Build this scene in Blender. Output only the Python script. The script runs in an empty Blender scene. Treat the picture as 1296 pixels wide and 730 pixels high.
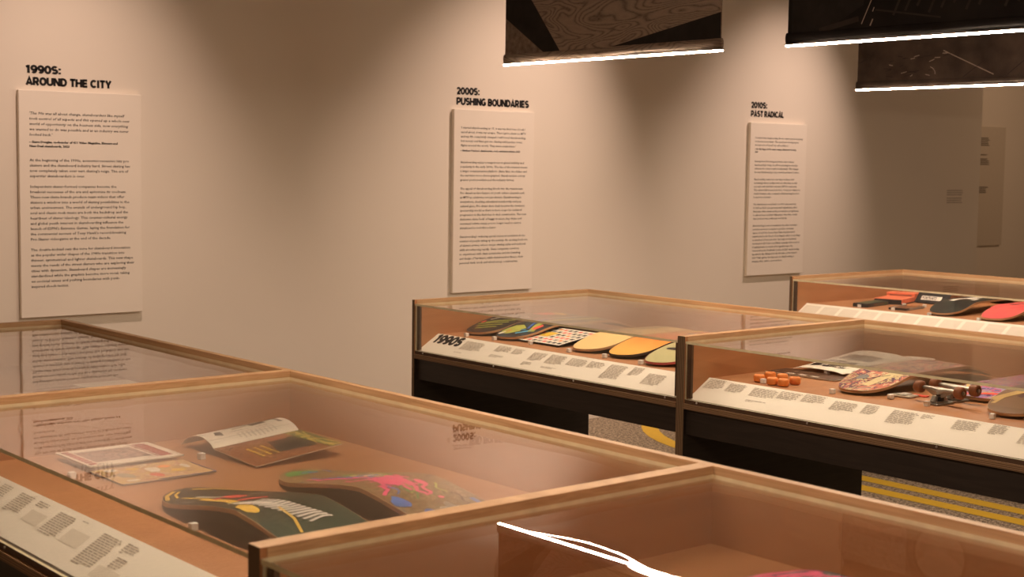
import bpy, bmesh, math, random
from mathutils import Vector, Matrix

SC = bpy.context.scene
COL = SC.collection
# ------------------------------------------------------------------ camera
R3 = [[0.7657562617272182, -0.6429762493964561, 0.014102848564114428],
      [0.044149560064366336, 0.07443158529036588, 0.9962483402532153],
      [0.6416137186591938, 0.7622607702244877, -0.085383571049071]]
CAM = Vector((-1.0600893796, -4.8935411101, 1.5645295109))
cd = bpy.data.cameras.new('camera')
cam = bpy.data.objects.new('camera', cd)
COL.objects.link(cam)
rot = Matrix((R3[0], R3[1], [-c for c in R3[2]])).transposed()
cam.matrix_world = Matrix.Translation(CAM) @ rot.to_4x4()
cd.sensor_width = 36.0
cd.lens = 1831.61 * 36.0 / 1296.0
cd.clip_start = 0.05
cd.dof.use_dof = True
cd.dof.focus_distance = 4.6
cd.dof.aperture_fstop = 7.0
SC.camera = cam

# ------------------------------------------------------------------ world, lights, exposure
w = bpy.data.worlds.new('world')
SC.world = w
w.use_nodes = True
w.node_tree.nodes['Background'].inputs[0].default_value = (1.0, 0.59, 0.32, 1)
w.node_tree.nodes['Background'].inputs[1].default_value = 0.37
SC.view_settings.view_transform = 'Standard'
SC.view_settings.look = 'None'
SC.view_settings.exposure = 0.0
SC.view_settings.gamma = 1.0
SC.view_settings.use_curve_mapping = False
SC.cycles.max_bounces = 8
SC.cycles.transparent_max_bounces = 16
SC.cycles.caustics_reflective = False
SC.cycles.sample_clamp_indirect = 4.0
SC.cycles.blur_glossy = 0.3

WARM = (1.0, 0.73, 0.60)


def spot(name, loc, target, power, angle, blend=1.0, size=0.05, color=WARM):
    d = bpy.data.lights.new(name, 'SPOT')
    d.energy = power
    d.color = color
    d.spot_size = math.radians(angle)
    d.spot_blend = blend
    d.shadow_soft_size = size
    o = bpy.data.objects.new(name, d)
    COL.objects.link(o)
    o.location = loc
    o.rotation_euler = (Vector(target) - Vector(loc)).to_track_quat('-Z', 'Y').to_euler()
    return o


# wall washers on the ceiling track, one per text panel, a little to its right
spot('track_or_added_spotlight', (1.62, 0.24, 3.62), (1.58, 1.58, 1.05), 205, 58)
spot('track_or_added_spotlight', (4.82, 0.24, 3.62), (4.25, 1.58, 1.12), 255, 58)
spot('track_or_added_spotlight', (7.22, 0.24, 3.62), (6.60, 1.58, 1.12), 255, 56)
spot('track_or_added_spotlight', (11.6, 0.2, 3.45), (10.4, 2.9, 1.1), 95, 120, color=(1.0, 0.66, 0.42))  # added fill spot with no known lamp behind it, lifts the far wall
# a track spot over the aisle
spot('track_or_added_spotlight', (4.3, -2.2, 3.45), (4.9, -0.4, 0.0), 150, 70)

# ------------------------------------------------------------------ material helpers
MATS = {}


def principled(name, col, rough=0.6, spec=0.4, metal=0.0):
    m = bpy.data.materials.new(name)
    m.use_nodes = True
    b = m.node_tree.nodes['Principled BSDF']
    b.inputs['Base Color'].default_value = (*col, 1)
    b.inputs['Roughness'].default_value = rough
    b.inputs['Specular IOR Level'].default_value = spec
    b.inputs['Metallic'].default_value = metal
    return m, m.node_tree, b


def ramp(nt, stops, interp='LINEAR'):
    r = nt.nodes.new('ShaderNodeValToRGB')
    cr = r.color_ramp
    cr.interpolation = interp
    while len(cr.elements) < len(stops):
        cr.elements.new(0.5)
    for e, (p, c) in zip(cr.elements, stops):
        e.position = p
        e.color = (*c, 1)
    return r


def coords(nt, scale=(1, 1, 1), rot=(0, 0, 0), loc=(0, 0, 0)):
    t = nt.nodes.new('ShaderNodeTexCoord')
    mp = nt.nodes.new('ShaderNodeMapping')
    mp.inputs['Scale'].default_value = scale
    mp.inputs['Rotation'].default_value = rot
    mp.inputs['Location'].default_value = loc
    nt.links.new(t.outputs['Object'], mp.inputs['Vector'])
    return mp


def noise_tex(nt, vec, scale, detail=4, rough=0.55, dist=0.0):
    n = nt.nodes.new('ShaderNodeTexNoise')
    n.inputs['Scale'].default_value = scale
    n.inputs['Detail'].default_value = detail
    n.inputs['Roughness'].default_value = rough
    n.inputs['Distortion'].default_value = dist
    nt.links.new(vec.outputs[0], n.inputs['Vector'])
    return n


def bump(nt, b, src, strength, dist=0.01):
    bp = nt.nodes.new('ShaderNodeBump')
    bp.inputs['Strength'].default_value = strength
    bp.inputs['Distance'].default_value = dist
    nt.links.new(src, bp.inputs['Height'])
    nt.links.new(bp.outputs[0], b.inputs['Normal'])


def plain(name, col, rough=0.6, spec=0.4, metal=0.0, var=0.12, scale=30):
    """a colour with fine procedural variation"""
    if name in MATS:
        return MATS[name]
    m, nt, b = principled(name, col, rough, spec, metal)
    mp = coords(nt)
    n = noise_tex(nt, mp, scale, 5)
    c2 = tuple(min(1, c * (1 + var)) for c in col)
    c1 = tuple(c * (1 - var) for c in col)
    r = ramp(nt, [(0.3, c1), (0.7, c2)])
    nt.links.new(n.outputs['Fac'], r.inputs[0])
    nt.links.new(r.outputs[0], b.inputs['Base Color'])
    MATS[name] = m
    return m


def wood(name, dark, light, stretch, rough=0.5, spec=0.4, dist=1.5, scale=6):
    """grain: noise stretched along one axis"""
    if name in MATS:
        return MATS[name]
    m, nt, b = principled(name, light, rough, spec)
    mp = coords(nt, stretch)
    n = noise_tex(nt, mp, scale, 7, 0.6, dist)
    r = ramp(nt, [(0.3, dark), (0.68, light)])
    nt.links.new(n.outputs['Fac'], r.inputs[0])
    nt.links.new(r.outputs[0], b.inputs['Base Color'])
    bump(nt, b, n.outputs['Fac'], 0.08, 0.002)
    MATS[name] = m
    return m


def plywood_edge(name, axis, dark, light, scale):
    """thin layers of veneer seen on end"""
    if name in MATS:
        return MATS[name]
    m, nt, b = principled(name, light, 0.6, 0.3)
    mp = coords(nt)
    wv = nt.nodes.new('ShaderNodeTexWave')
    wv.wave_type = 'BANDS'
    wv.bands_direction = axis
    wv.inputs['Scale'].default_value = scale
    wv.inputs['Distortion'].default_value = 0.6
    wv.inputs['Detail'].default_value = 3
    nt.links.new(mp.outputs[0], wv.inputs['Vector'])
    r = ramp(nt, [(0.2, dark), (0.8, light)])
    nt.links.new(wv.outputs['Fac'], r.inputs[0])
    nt.links.new(r.outputs[0], b.inputs['Base Color'])
    MATS[name] = m
    return m


def glass_mat(name, wavy):
    """thin clear pane: Fresnel mix of straight transmission and mirror reflection"""
    m = bpy.data.materials.new(name)
    m.use_nodes = True
    nt = m.node_tree
    nt.nodes.clear()
    out = nt.nodes.new('ShaderNodeOutputMaterial')
    tr = nt.nodes.new('ShaderNodeBsdfTransparent')
    tr.inputs[0].default_value = (0.994, 0.996, 0.990, 1)
    gl = nt.nodes.new('ShaderNodeBsdfGlossy')
    gl.inputs['Roughness'].default_value = 0.0
    gl.inputs['Color'].default_value = (1, 1, 1, 1)
    lw = nt.nodes.new('ShaderNodeLayerWeight')
    lw.inputs['Blend'].default_value = 0.5
    p5 = nt.nodes.new('ShaderNodeMath')
    p5.operation = 'POWER'
    p5.inputs[1].default_value = 5.0
    ml = nt.nodes.new('ShaderNodeMath')
    ml.operation = 'MULTIPLY_ADD'
    ml.inputs[1].default_value = 0.84
    ml.inputs[2].default_value = 0.035
    mx = nt.nodes.new('ShaderNodeMixShader')
    nt.links.new(lw.outputs['Facing'], p5.inputs[0])
    nt.links.new(p5.outputs[0], ml.inputs[0])
    nt.links.new(ml.outputs[0], mx.inputs[0])
    nt.links.new(tr.outputs[0], mx.inputs[1])
    nt.links.new(gl.outputs[0], mx.inputs[2])
    nt.links.new(mx.outputs[0], out.inputs[0])
    if wavy:
        mp = coords(nt, (1.6, 1.0, 1))
        n = noise_tex(nt, mp, 3.0, 1, 0.3)
        bp = nt.nodes.new('ShaderNodeBump')
        bp.inputs['Strength'].default_value = wavy
        bp.inputs['Distance'].default_value = 0.01
        nt.links.new(n.outputs['Fac'], bp.inputs['Height'])
        nt.links.new(bp.outputs[0], gl.inputs['Normal'])
    MATS[name] = m
    return m


def art(name, palette, scale=8, dist=2.5, stretch=(1, 1, 1), rough=0.45, seed=0.0):
    """printed graphic: warped noise cut into flat colours"""
    if name in MATS:
        return MATS[name]
    m, nt, b = principled(name, palette[0], rough, 0.15)
    mp = coords(nt, stretch, loc=(seed, seed * 0.7, 0))
    n = noise_tex(nt, mp, scale, 3, 0.6, dist)
    k = len(palette)
    r = ramp(nt, [(0.0 if i == 0 else 0.28 + 0.44 * i / k, c) for i, c in enumerate(palette)], 'CONSTANT')
    nt.links.new(n.outputs['Fac'], r.inputs[0])
    nt.links.new(r.outputs[0], b.inputs['Base Color'])
    MATS[name] = m
    return m


def fade(name, c1, c2, x0, x1, rough=0.45):
    """colour running from c1 to c2 along local x (sprayed deck finish)"""
    m, nt, b = principled(name, c1, rough, 0.15)
    mp = coords(nt)
    sp = nt.nodes.new('ShaderNodeSeparateXYZ')
    nt.links.new(mp.outputs[0], sp.inputs[0])
    mr = nt.nodes.new('ShaderNodeMapRange')
    mr.inputs[1].default_value = x0
    mr.inputs[2].default_value = x1
    nt.links.new(sp.outputs[0], mr.inputs[0])
    n = noise_tex(nt, mp, 12, 5)
    ad = nt.nodes.new('ShaderNodeMath')
    ad.operation = 'MULTIPLY_ADD'
    ad.inputs[1].default_value = 0.5
    nt.links.new(n.outputs['Fac'], ad.inputs[0])
    sb = nt.nodes.new('ShaderNodeMath')
    sb.operation = 'SUBTRACT'
    sb.inputs[1].default_value = 0.25
    nt.links.new(mr.outputs[0], ad.inputs[2])
    nt.links.new(ad.outputs[0], sb.inputs[0])
    r = ramp(nt, [(0.0, c1), (1.0, c2)])
    nt.links.new(sb.outputs[0], r.inputs[0])
    nt.links.new(r.outputs[0], b.inputs['Base Color'])
    MATS[name] = m
    return m


# ------------------------------------------------------------------ mesh helpers
class MB:
    def __init__(s):
        s.v, s.f, s.m = [], [], []

    def add(s, vs, fs, mi=0):
        o = len(s.v)
        s.v += [tuple(x) for x in vs]
        for f in fs:
            s.f.append([o + i for i in f])
            s.m.append(mi)

    def box(s, x0, x1, y0, y1, z0, z1, mi=0, mats=None):
        """mats: dict of face key -> material index ('-x','+x','-y','+y','-z','+z')"""
        v = [(x, y, z) for x in (x0, x1) for y in (y0, y1) for z in (z0, z1)]
        fs = {'-x': (0, 1, 3, 2), '+x': (4, 6, 7, 5), '-y': (0, 4, 5, 1), '+y': (2, 3, 7, 6), '-z': (0, 2, 6, 4), '+z': (1, 5, 7, 3)}
        o = len(s.v)
        s.v += v
        for k, f in fs.items():
            s.f.append([o + i for i in f])
            s.m.append((mats or {}).get(k, mi))

    def quad(s, a, b, c, d, mi=0):
        s.add([a, b, c, d], [(0, 1, 2, 3)], mi)

    def cyl(s, p0, p1, r0, r1=None, n=14, mi=0, caps=True):
        r1 = r0 if r1 is None else r1
        p0, p1 = Vector(p0), Vector(p1)
        q = (p1 - p0).to_track_quat('Z', 'Y')
        ring = []
        for p, r in ((p0, r0), (p1, r1)):
            for i in range(n):
                a = 2 * math.pi * i / n
                ring.append(p + q @ Vector((r * math.cos(a), r * math.sin(a), 0)))
        fs = [(i, (i + 1) % n, n + (i + 1) % n, n + i) for i in range(n)]
        if caps:
            fs += [tuple(reversed(range(n))), tuple(range(n, 2 * n))]
        s.add(ring, fs, mi)

    def lathe(s, prof, p0, axis, n=18, mi=0):
        """prof: list of (offset along axis, radius)"""
        q = Vector(axis).to_track_quat('Z', 'Y')
        p0 = Vector(p0)
        vs = []
        for h, r in prof:
            for i in range(n):
                a = 2 * math.pi * i / n
                vs.append(p0 + q @ Vector((r * math.cos(a), r * math.sin(a), h)))
        fs = []
        for j in range(len(prof) - 1):
            for i in range(n):
                k = (i + 1) % n
                fs.append((j * n + i, j * n + k, (j + 1) * n + k, (j + 1) * n + i))
        fs += [tuple(reversed(range(n))), tuple(range((len(prof) - 1) * n, len(prof) * n))]
        s.add(vs, fs, mi)

    def build(s, name, mats, parent=None, smooth=False, bevel=0.0):
        me = bpy.data.meshes.new(name)
        me.from_pydata(s.v, [], s.f)
        for m in (mats if isinstance(mats, (list, tuple)) else [mats]):
            me.materials.append(m)
        for p, mi in zip(me.polygons, s.m):
            p.material_index = mi
            p.use_smooth = smooth
        me.update()
        o = bpy.data.objects.new(name, me)
        COL.objects.link(o)
        if parent is not None:
            o.parent = parent
        if bevel:
            b = o.modifiers.new('bevel', 'BEVEL')
            b.width = bevel
            b.segments = 2
            b.limit_method = 'ANGLE'
        return o


def tag(o, label=None, cat=None, group=None, kind=None):
    if label:
        o['label'] = label
    if cat:
        o['category'] = cat
    if group:
        o['group'] = group
    if kind:
        o['kind'] = kind
    return o


def thing(name, loc, rz, label, cat, group=None):
    o = bpy.data.objects.new(name, None)
    o.empty_display_size = 0.1
    COL.objects.link(o)
    o.location = loc
    o.rotation_euler = (0, 0, rz)
    return tag(o, label, cat, group)


def text_verts(body, size=1.0, shear=0.0, offset=0.0, spacing=1.0, res=2):
    """(verts2d, faces, width) of one line of lettering as flat mesh"""
    c = bpy.data.curves.new('lettering', 'FONT')
    c.body = body
    c.size = size
    c.shear = shear
    c.offset = offset
    c.space_character = spacing
    c.resolution_u = res
    c.fill_mode = 'FRONT'
    o = bpy.data.objects.new('lettering', c)
    COL.objects.link(o)
    dg = bpy.context.evaluated_depsgraph_get()
    me = bpy.data.meshes.new_from_object(o.evaluated_get(dg))
    vs = [(v.co.x, v.co.y) for v in me.vertices]
    fs = [tuple(p.vertices) for p in me.polygons]
    bpy.data.objects.remove(o)
    bpy.data.curves.remove(c)
    bpy.data.meshes.remove(me)
    return vs, fs, (max(v[0] for v in vs) if vs else 0)


def arc(cx, cy, rx, ry, a0, a1, n_=12):
    return [(cx + rx * math.cos(math.radians(a0 + (a1 - a0) * i / n_)), cy + ry * math.sin(math.radians(a0 + (a1 - a0) * i / n_))) for i in range(n_ + 1)]


# bold capitals as centre lines of thick strokes: (advance, strokes), cap height 1
H, LO, HI = 0.105, 0.105, 0.895
GLYPH = {
    'A': (.80, [[(.09, 0), (.40, .94), (.71, 0)], [(.22, .27), (.58, .27)]]),
    'B': (.72, [[(.105, 0), (.105, 1)], [(.1, HI), (.38, HI)] + arc(.38, .705, .19, .19, 90, -90) + [(.1, .515)], [(.1, .50), (.40, .50)] + arc(.40, .302, .20, .197, 90, -90) + [(.1, LO)]]),
    'C': (.76, [arc(.40, .5, .30, .395, 42, 318, 22)]),
    'D': (.76, [[(.105, 0), (.105, 1)], [(.1, HI), (.33, HI)] + arc(.33, .5, .32, .395, 90, -90, 16) + [(.1, LO)]]),
    'E': (.64, [[(.105, 0), (.105, 1)], [(.1, HI), (.60, HI)], [(.1, .5), (.56, .5)], [(.1, LO), (.61, LO)]]),
    'G': (.80, [arc(.40, .5, .30, .395, 45, 345, 22), [(.42, .44), (.72, .44)], [(.67, .48), (.67, .08)]]),
    'H': (.78, [[(.105, 0), (.105, 1)], [(.675, 0), (.675, 1)], [(.1, .5), (.68, .5)]]),
    'I': (.32, [[(.16, 0), (.16, 1)]]),
    'L': (.60, [[(.105, 0), (.105, 1)], [(.1, LO), (.57, LO)]]),
    'N': (.80, [[(.105, 0), (.105, 1)], [(.13, .93), (.67, .07)], [(.695, 0), (.695, 1)]]),
    'O': (.82, [arc(.41, .5, .305, .395, 0, 360, 26)]),
    'P': (.70, [[(.105, 0), (.105, 1)], [(.1, HI), (.38, HI)] + arc(.38, .645, .205, .25, 90, -90) + [(.1, .395)]]),
    'R': (.74, [[(.105, 0), (.105, 1)], [(.1, HI), (.38, HI)] + arc(.38, .66, .20, .235, 90, -90) + [(.1, .425)], [(.36, .42), (.62, 0)]]),
    'S': (.72, [arc(.36, .70, .235, .20, 30, 262, 14) + arc(.36, .31, .25, .205, 82, -150, 14)]),
    'T': (.68, [[(.34, 0), (.34, 1)], [(.02, HI), (.66, HI)]]),
    'U': (.78, [[(.105, 1), (.105, .38)] + arc(.39, .38, .285, .275, 180, 360, 14) + [(.675, 1)]]),
    'Y': (.74, [[(.08, 1), (.37, .44), (.66, 1)], [(.37, .48), (.37, 0)]]),
    '0': (.74, [arc(.37, .5, .265, .395, 0, 360, 26)]),
    '1': (.50, [[(.30, 0), (.30, 1)], [(.04, .74), (.31, .90)]]),
    '2': (.68, [arc(.34, .66, .235, .235, 165, -25, 14) + [(.14, .12)], [(.06, LO), (.64, LO)]]),
    '9': (.72, [arc(.36, .65, .245, .245, 0, 360, 20), [(.60, .62)] + arc(.36, .48, .245, .375, 5, -130, 12)]),
    ':': (.32, [[(.16, .02), (.16, .24)], [(.16, .52), (.16, .74)]]),
    ' ': (.30, []),
}


def bold_word(mb, txt, x0, y, z0, height, width):
    """bold lettering as flat ribbons on the wall, fitted to width"""
    total = sum(GLYPH[c][0] + .03 for c in txt) - .03
    kx = width / total
    t = .28
    pen = 0
    for c in txt:
        adv, strokes = GLYPH[c]
        for pts in strokes:
            P_ = [Vector(p) for p in pts]
            closed = (P_[0] - P_[-1]).length < 1e-4
            row = []
            for i, p in enumerate(P_):
                a_ = P_[i - 1] if i else (P_[-2] if closed else p)
                b_ = P_[i + 1] if i + 1 < len(P_) else (P_[1] if closed else p)
                d0 = (p - a_).normalized() if (p - a_).length > 1e-6 else (b_ - p).normalized()
                d1 = (b_ - p).normalized() if (b_ - p).length > 1e-6 else d0
                n0, n1 = Vector((-d0.y, d0.x)), Vector((-d1.y, d1.x))
                nn = (n0 + n1).normalized()
                nn = nn / max(.5, nn.dot(n0)) * t / 2
                row.append((p + nn, p - nn))
            for (a_, b_), (c_, d_) in zip(row, row[1:]):
                mb.quad(*[(x0 + (pen + q.x) * kx, y, z0 + q.y * height) for q in (a_, b_, d_, c_)])
        pen += adv + .03


# ------------------------------------------------------------------ palette
WALLC = (0.74, 0.66, 0.56)
m_wall, nt, b = principled('wall_paint', WALLC, 0.85, 0.2)
n = noise_tex(nt, coords(nt), 90, 3)
bump(nt, b, n.outputs['Fac'], 0.05, 0.002)
r = ramp(nt, [(0.3, tuple(c * 0.97 for c in WALLC)), (0.7, WALLC)])
n2 = noise_tex(nt, coords(nt), 1.2, 3)
nt.links.new(n2.outputs['Fac'], r.inputs[0])
nt.links.new(r.outputs[0], b.inputs['Base Color'])
m_panel = plain('text_panel_board', (0.78, 0.70, 0.60), 0.7, 0.3, var=0.015, scale=4)
m_ink = plain('black_ink', (0.012, 0.010, 0.010), 0.6, 0.3)
m_grey_ink = plain('grey_ink', (0.47, 0.405, 0.335), 0.7, 0.2)
m_pale_ink = plain('pale_print', (0.725, 0.65, 0.545), 0.7, 0.2, var=0.03)
m_tan = wood('tan_board', (0.36, 0.155, 0.062), (0.44, 0.20, 0.084), (1, 1.6, 6), 0.55, 0.4, 0.8, 3)
m_pine = wood('pine_edge', (0.38, 0.215, 0.10), (0.54, 0.33, 0.17), (2, 2, 30), 0.5, 0.4, 0.6, 8)
m_pine_long = wood('pine_rail', (0.36, 0.205, 0.098), (0.54, 0.335, 0.178), (30, 1.2, 30), 0.5, 0.4, 0.6, 3)
m_ply_v = plywood_edge('plywood_edge_upright', 'Y', (0.075, 0.045, 0.024), (0.20, 0.125, 0.07), 60)
m_ply_h = plywood_edge('plywood_edge_level', 'Z', (0.10, 0.058, 0.03), (0.26, 0.155, 0.085), 60)
m_dark = wood('dark_stained_board', (0.013, 0.009, 0.007), (0.026, 0.0175, 0.0135), (0.6, 0.6, 9), 0.5, 0.35, 1.2, 5)
m_walnut = plain('dark_strip', (0.075, 0.040, 0.022), 0.6, 0.3)
m_caption = plain('white_caption_board', (0.87, 0.80, 0.69), 0.6, 0.3, var=0.012, scale=5)
m_glass_top = glass_mat('clear_glass_top', 0.0)
m_glass_under = glass_mat('clear_glass_underside', 0.40)
m_glass = glass_mat('clear_glass_front', 0.0)
m_glass_edge = plain('glass_edge', (0.76, 0.68, 0.45), 0.3, 0.6)  # pale colour stands in for light carried inside the glass
m_steel = plain('steel', (0.62, 0.58, 0.53), 0.35, 0.5, 0.9)
m_white = plain('white_plastic', (0.80, 0.76, 0.70), 0.5, 0.4, var=0.04)
m_grip = plain('grip_black', (0.02, 0.016, 0.014), 0.9, 0.2)
m_maple = wood('maple_edge', (0.36, 0.20, 0.10), (0.60, 0.36, 0.19), (2, 2, 90), 0.5, 0.4, 0.5, 6)
m_paper = plain('paper', (0.78, 0.71, 0.60), 0.8, 0.2, var=0.03)
m_black = plain('black_plastic', (0.015, 0.014, 0.015), 0.4, 0.4)

# ------------------------------------------------------------------ the setting
def structure(name, mb, mats, parent=None):
    return tag(mb.build(name, mats, parent), kind='structure')


WY = 1.585                       # wall face
mb = MB(); mb.box(-5, 9.26, WY, WY + 0.30, 0, 3.7)
structure('wall_back', mb, m_wall)
mb = MB(); mb.box(9.0, 16, 2.9, 3.1, 0, 3.7)
structure('wall_far', mb, m_wall)
mb = MB(); mb.box(16, 16.2, -9, 3.1, 0, 3.7)
structure('wall_right', mb, m_wall)
m_ceil = plain('ceiling_paint', (0.30, 0.26, 0.22), 0.9, 0.1)
mb = MB(); mb.box(-5, 16.2, -9, 3.1, 3.7, 3.8)
structure('ceiling', mb, m_ceil)
m_floor, nt, b = principled('speckled_floor', (0.3, 0.24, 0.17), 0.8, 0.25)
n = noise_tex(nt, coords(nt), 60, 2, 0.9)
r = ramp(nt, [(0.38, (0.07, 0.05, 0.032)), (0.5, (0.30, 0.23, 0.155)), (0.62, (0.52, 0.42, 0.30))])
nt.links.new(n.outputs['Fac'], r.inputs[0])
nt.links.new(r.outputs[0], b.inputs['Base Color'])
mb = MB(); mb.box(-5, 16.2, -9, 3.1, -0.1, 0)
floor = structure('floor', mb, m_floor)
m_yellow = plain('yellow_floor_vinyl', (0.74, 0.47, 0.045), 0.6, 0.3, var=0.05)


def stripe(pts, wid):
    mb = MB()
    L, Rr = [], []
    for i, p in enumerate(pts):
        a = Vector(pts[max(0, i - 1)]); c = Vector(pts[min(len(pts) - 1, i + 1)])
        t = (c - a).normalized(); nrm = Vector((-t.y, t.x))
        L.append(Vector(p) + nrm * wid / 2); Rr.append(Vector(p) - nrm * wid / 2)
    for i in range(len(pts) - 1):
        mb.quad((*L[i], .0015), (*Rr[i], .0015), (*Rr[i + 1], .0015), (*L[i + 1], .0015))
    o = mb.build('yellow_stripe', m_yellow, floor)
    tag(o, kind='structure')
    return o


def lane(x, y_turn, rad, end):
    pts = [(x - 0.012 * 0, -8.5), (x, -4), (x, y_turn)]
    for i in range(1, 13):
        a = math.pi / 2 * i / 12
        pts.append((x + rad - rad * math.cos(a), y_turn + rad * math.sin(a)))
    pts.append((end, y_turn + rad))
    return pts


stripe(lane(4.80, 0.35, 1.15, 9.0), 0.10)
stripe(lane(4.985, 0.35, 0.965, 9.0), 0.10)

# ------------------------------------------------------------------ display cases
def caption_point(X0, t, s, lift=0.0006):
    """point on the sloped caption board: t = world Y, s = 0 bottom .. 1 top"""
    nx, nz = -0.063 / 0.12245, 0.105 / 0.12245
    return (X0 + 0.02 + 0.105 * s + nx * lift, t, 0.789 + 0.063 * s + nz * lift)


rnd = random.Random(4)


def text_block(mb, X0, ya, yb, s0, s1, pitch=0.046):
    """lines of small print too small to read, from Y=ya to Y=yb (ya > yb)"""
    s = s1
    nlines = max(1, int((s1 - s0) / pitch))
    for i in range(nlines):
        top = s1 - i * pitch
        bot = top - pitch * 0.45
        y = ya
        end = yb + (0 if i < nlines - 1 else (ya - yb) * rnd.uniform(0.15, 0.6)) + (ya - yb) * rnd.uniform(0, 0.14)
        while y > end + 0.004:
            wd = min(rnd.uniform(0.007, 0.022), y - end)
            mb.quad(*[caption_point(X0, y - e_, q_, .0016) for e_, q_ in ((0, bot), (wd, bot), (wd, top), (0, top))])
            y -= wd + 0.0032


T = 0.017


def display_case(X0, Y1, length, label, blocks, pale=(), heading=None, W=1.0):
    """X0 = glass front, Y1 = end nearest the wall, runs towards -Y"""
    Y0 = Y1 - length
    root = thing('display_case', (0, 0, 0), 0, label, 'display case', 'museum display cases in three rows')
    for (ya, yb) in ((Y1 - T, Y1), (Y0, Y0 + T)):
        mb = MB()
        mb.box(X0, X0 + W, ya, yb, 0.757, 1.0, 0, {'-x': 1, '+z': 2, '+x': 1})
        mb.box(X0, X0 + W, ya, yb, 0.0, 0.757, 3, {'-x': 1, '+x': 1})
        mb.build('end_panel', [m_tan, m_ply_v, m_pine, m_dark], root)
    yi0, yi1 = Y0 + T, Y1 - T
    # pine rail along both inner ends and the back, standing proud of the glass
    mb = MB()
    mb.box(X0 + W - 0.02, X0 + W, yi0, yi1, 0.66, 1.0, 0, {'+z': 1})
    mb.box(X0 + W - 0.021, X0 + W - 0.02, yi0, yi1, 0.972, 0.9995, 1)
    mb.build('back_panel', [m_tan, m_pine_long], root)
    for (ya, yb) in ((yi0, yi0 + 0.0012), (yi1 - 0.0012, yi1)):
        mb = MB(); mb.box(X0 + 0.012, X0 + W - 0.021, ya, yb, 0.972, 0.9995)
        mb.build('end_rail', m_pine, root)
    mb = MB(); mb.box(X0 + 0.125, X0 + W - 0.02, yi0, yi1, 0.832, 0.850)
    mb.build('case_floor', m_tan, root)
    mb = MB(); mb.box(X0 + 0.0305, X0 + W - 0.021, yi0, yi1, 0.672, 0.685)
    mb.build('underside', m_dark, root)
    # sloped caption board
    mb = MB()
    a, c = caption_point(X0, yi1 - 0.001, 0), caption_point(X0, yi1 - 0.001, 1)
    yy0 = yi0 + 0.001
    th = 0.004
    mb.add([a, (a[0], yy0, a[2]), (c[0], yy0, c[2]), c,
            (a[0], a[1], a[2] - th), (a[0], yy0, a[2] - th), (c[0], yy0, c[2] - th), (c[0], c[1], c[2] - th)],
           [(0, 1, 2, 3), (4, 7, 6, 5), (0, 4, 5, 1), (1, 5, 6, 2), (2, 6, 7, 3), (3, 7, 4, 0)])
    cap = mb.build('caption_board', m_caption, root)
    for (ya, yb, s0, s1) in blocks:
        mb = MB()
        text_block(mb, X0, Y1 - ya, Y1 - yb, s0, s1)
        mb.build('small_print', m_grey_ink, cap)
    if pale:
        for (ya, yb, s0, s1) in pale:
            mb = MB()
            mb.quad(caption_point(X0, Y1 - ya, s0, .0011), caption_point(X0, Y1 - yb, s0, .0011), caption_point(X0, Y1 - yb, s1, .0011), caption_point(X0, Y1 - ya, s1, .0011))
            mb.build('pale_block', m_pale_ink, cap)
    if heading:
        txt, ya, yb, s0, s1 = heading
        mb = MB()
        bold_word(mb, txt, 0, 0, 0, 1, 1)
        mb.v = [caption_point(X0, Y1 - ya - v[0] * (yb - ya), s0 + (s1 - s0) * v[2], .0018) for v in mb.v]
        mb.build('heading_lettering', m_ink, cap)
    # front strips
    mb = MB(); mb.box(X0 + 0.004, X0 + 0.014, yi0, yi1, 0.775, 0.7885)
    st = mb.build('dark_strip', m_walnut, root)
    for k in range(4):
        y = yi1 - 0.055 - k * (length - 0.145) / 3
        mb = MB(); mb.cyl((X0 + 0.0045, y, 0.783), (X0 + 0.0015, y, 0.783), 0.0038, 0.003, 10)
        mb.build('screw', m_steel, st)
    mb = MB(); mb.box(X0 - 0.003, X0 + 0.014, yi0, yi1, 0.757, 0.775, 0, {'+z': 1})
    mb.build('front_rail', [m_ply_h, m_pine_long], root)
    mb = MB(); mb.box(X0 + 0.014, X0 + 0.03, yi0, yi1, 0.669, 0.757)
    mb.box(X0 + 0.014, X0 + 0.02, yi0, yi1, 0.757, 0.7885)
    mb.build('fascia', m_dark, root)
    # glass
    e = 0.0008
    mb = MB()
    mb.box(X0 + 0.001, X0 + W - 0.0215, yi0 + e + .0012, yi1 - e - .0012, 0.976, 0.984, 1, {'+z': 0, '-z': 2})
    mb.build('glass_top', [m_glass_top, m_glass_edge, m_glass_under], root)
    mb = MB()
    mb.box(X0 + 0.0045, X0 + 0.0115, yi0 + e, yi1 - e, 0.7886, 0.9755, 1, {'-x': 0, '+x': 0})
    mb.build('glass_front', [m_glass, m_glass_edge], root)
    for (ya, yb) in ((yi1 - 0.02, yi1 - 0.0015), (yi0 + 0.0015, yi0 + 0.02)):
        mb = MB(); mb.box(X0 + 0.0125, X0 + 0.022, ya, yb, 0.7925, 0.975)
        mb.build('corner_strip', m_walnut, root)
    return root


LC = 1.526
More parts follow.
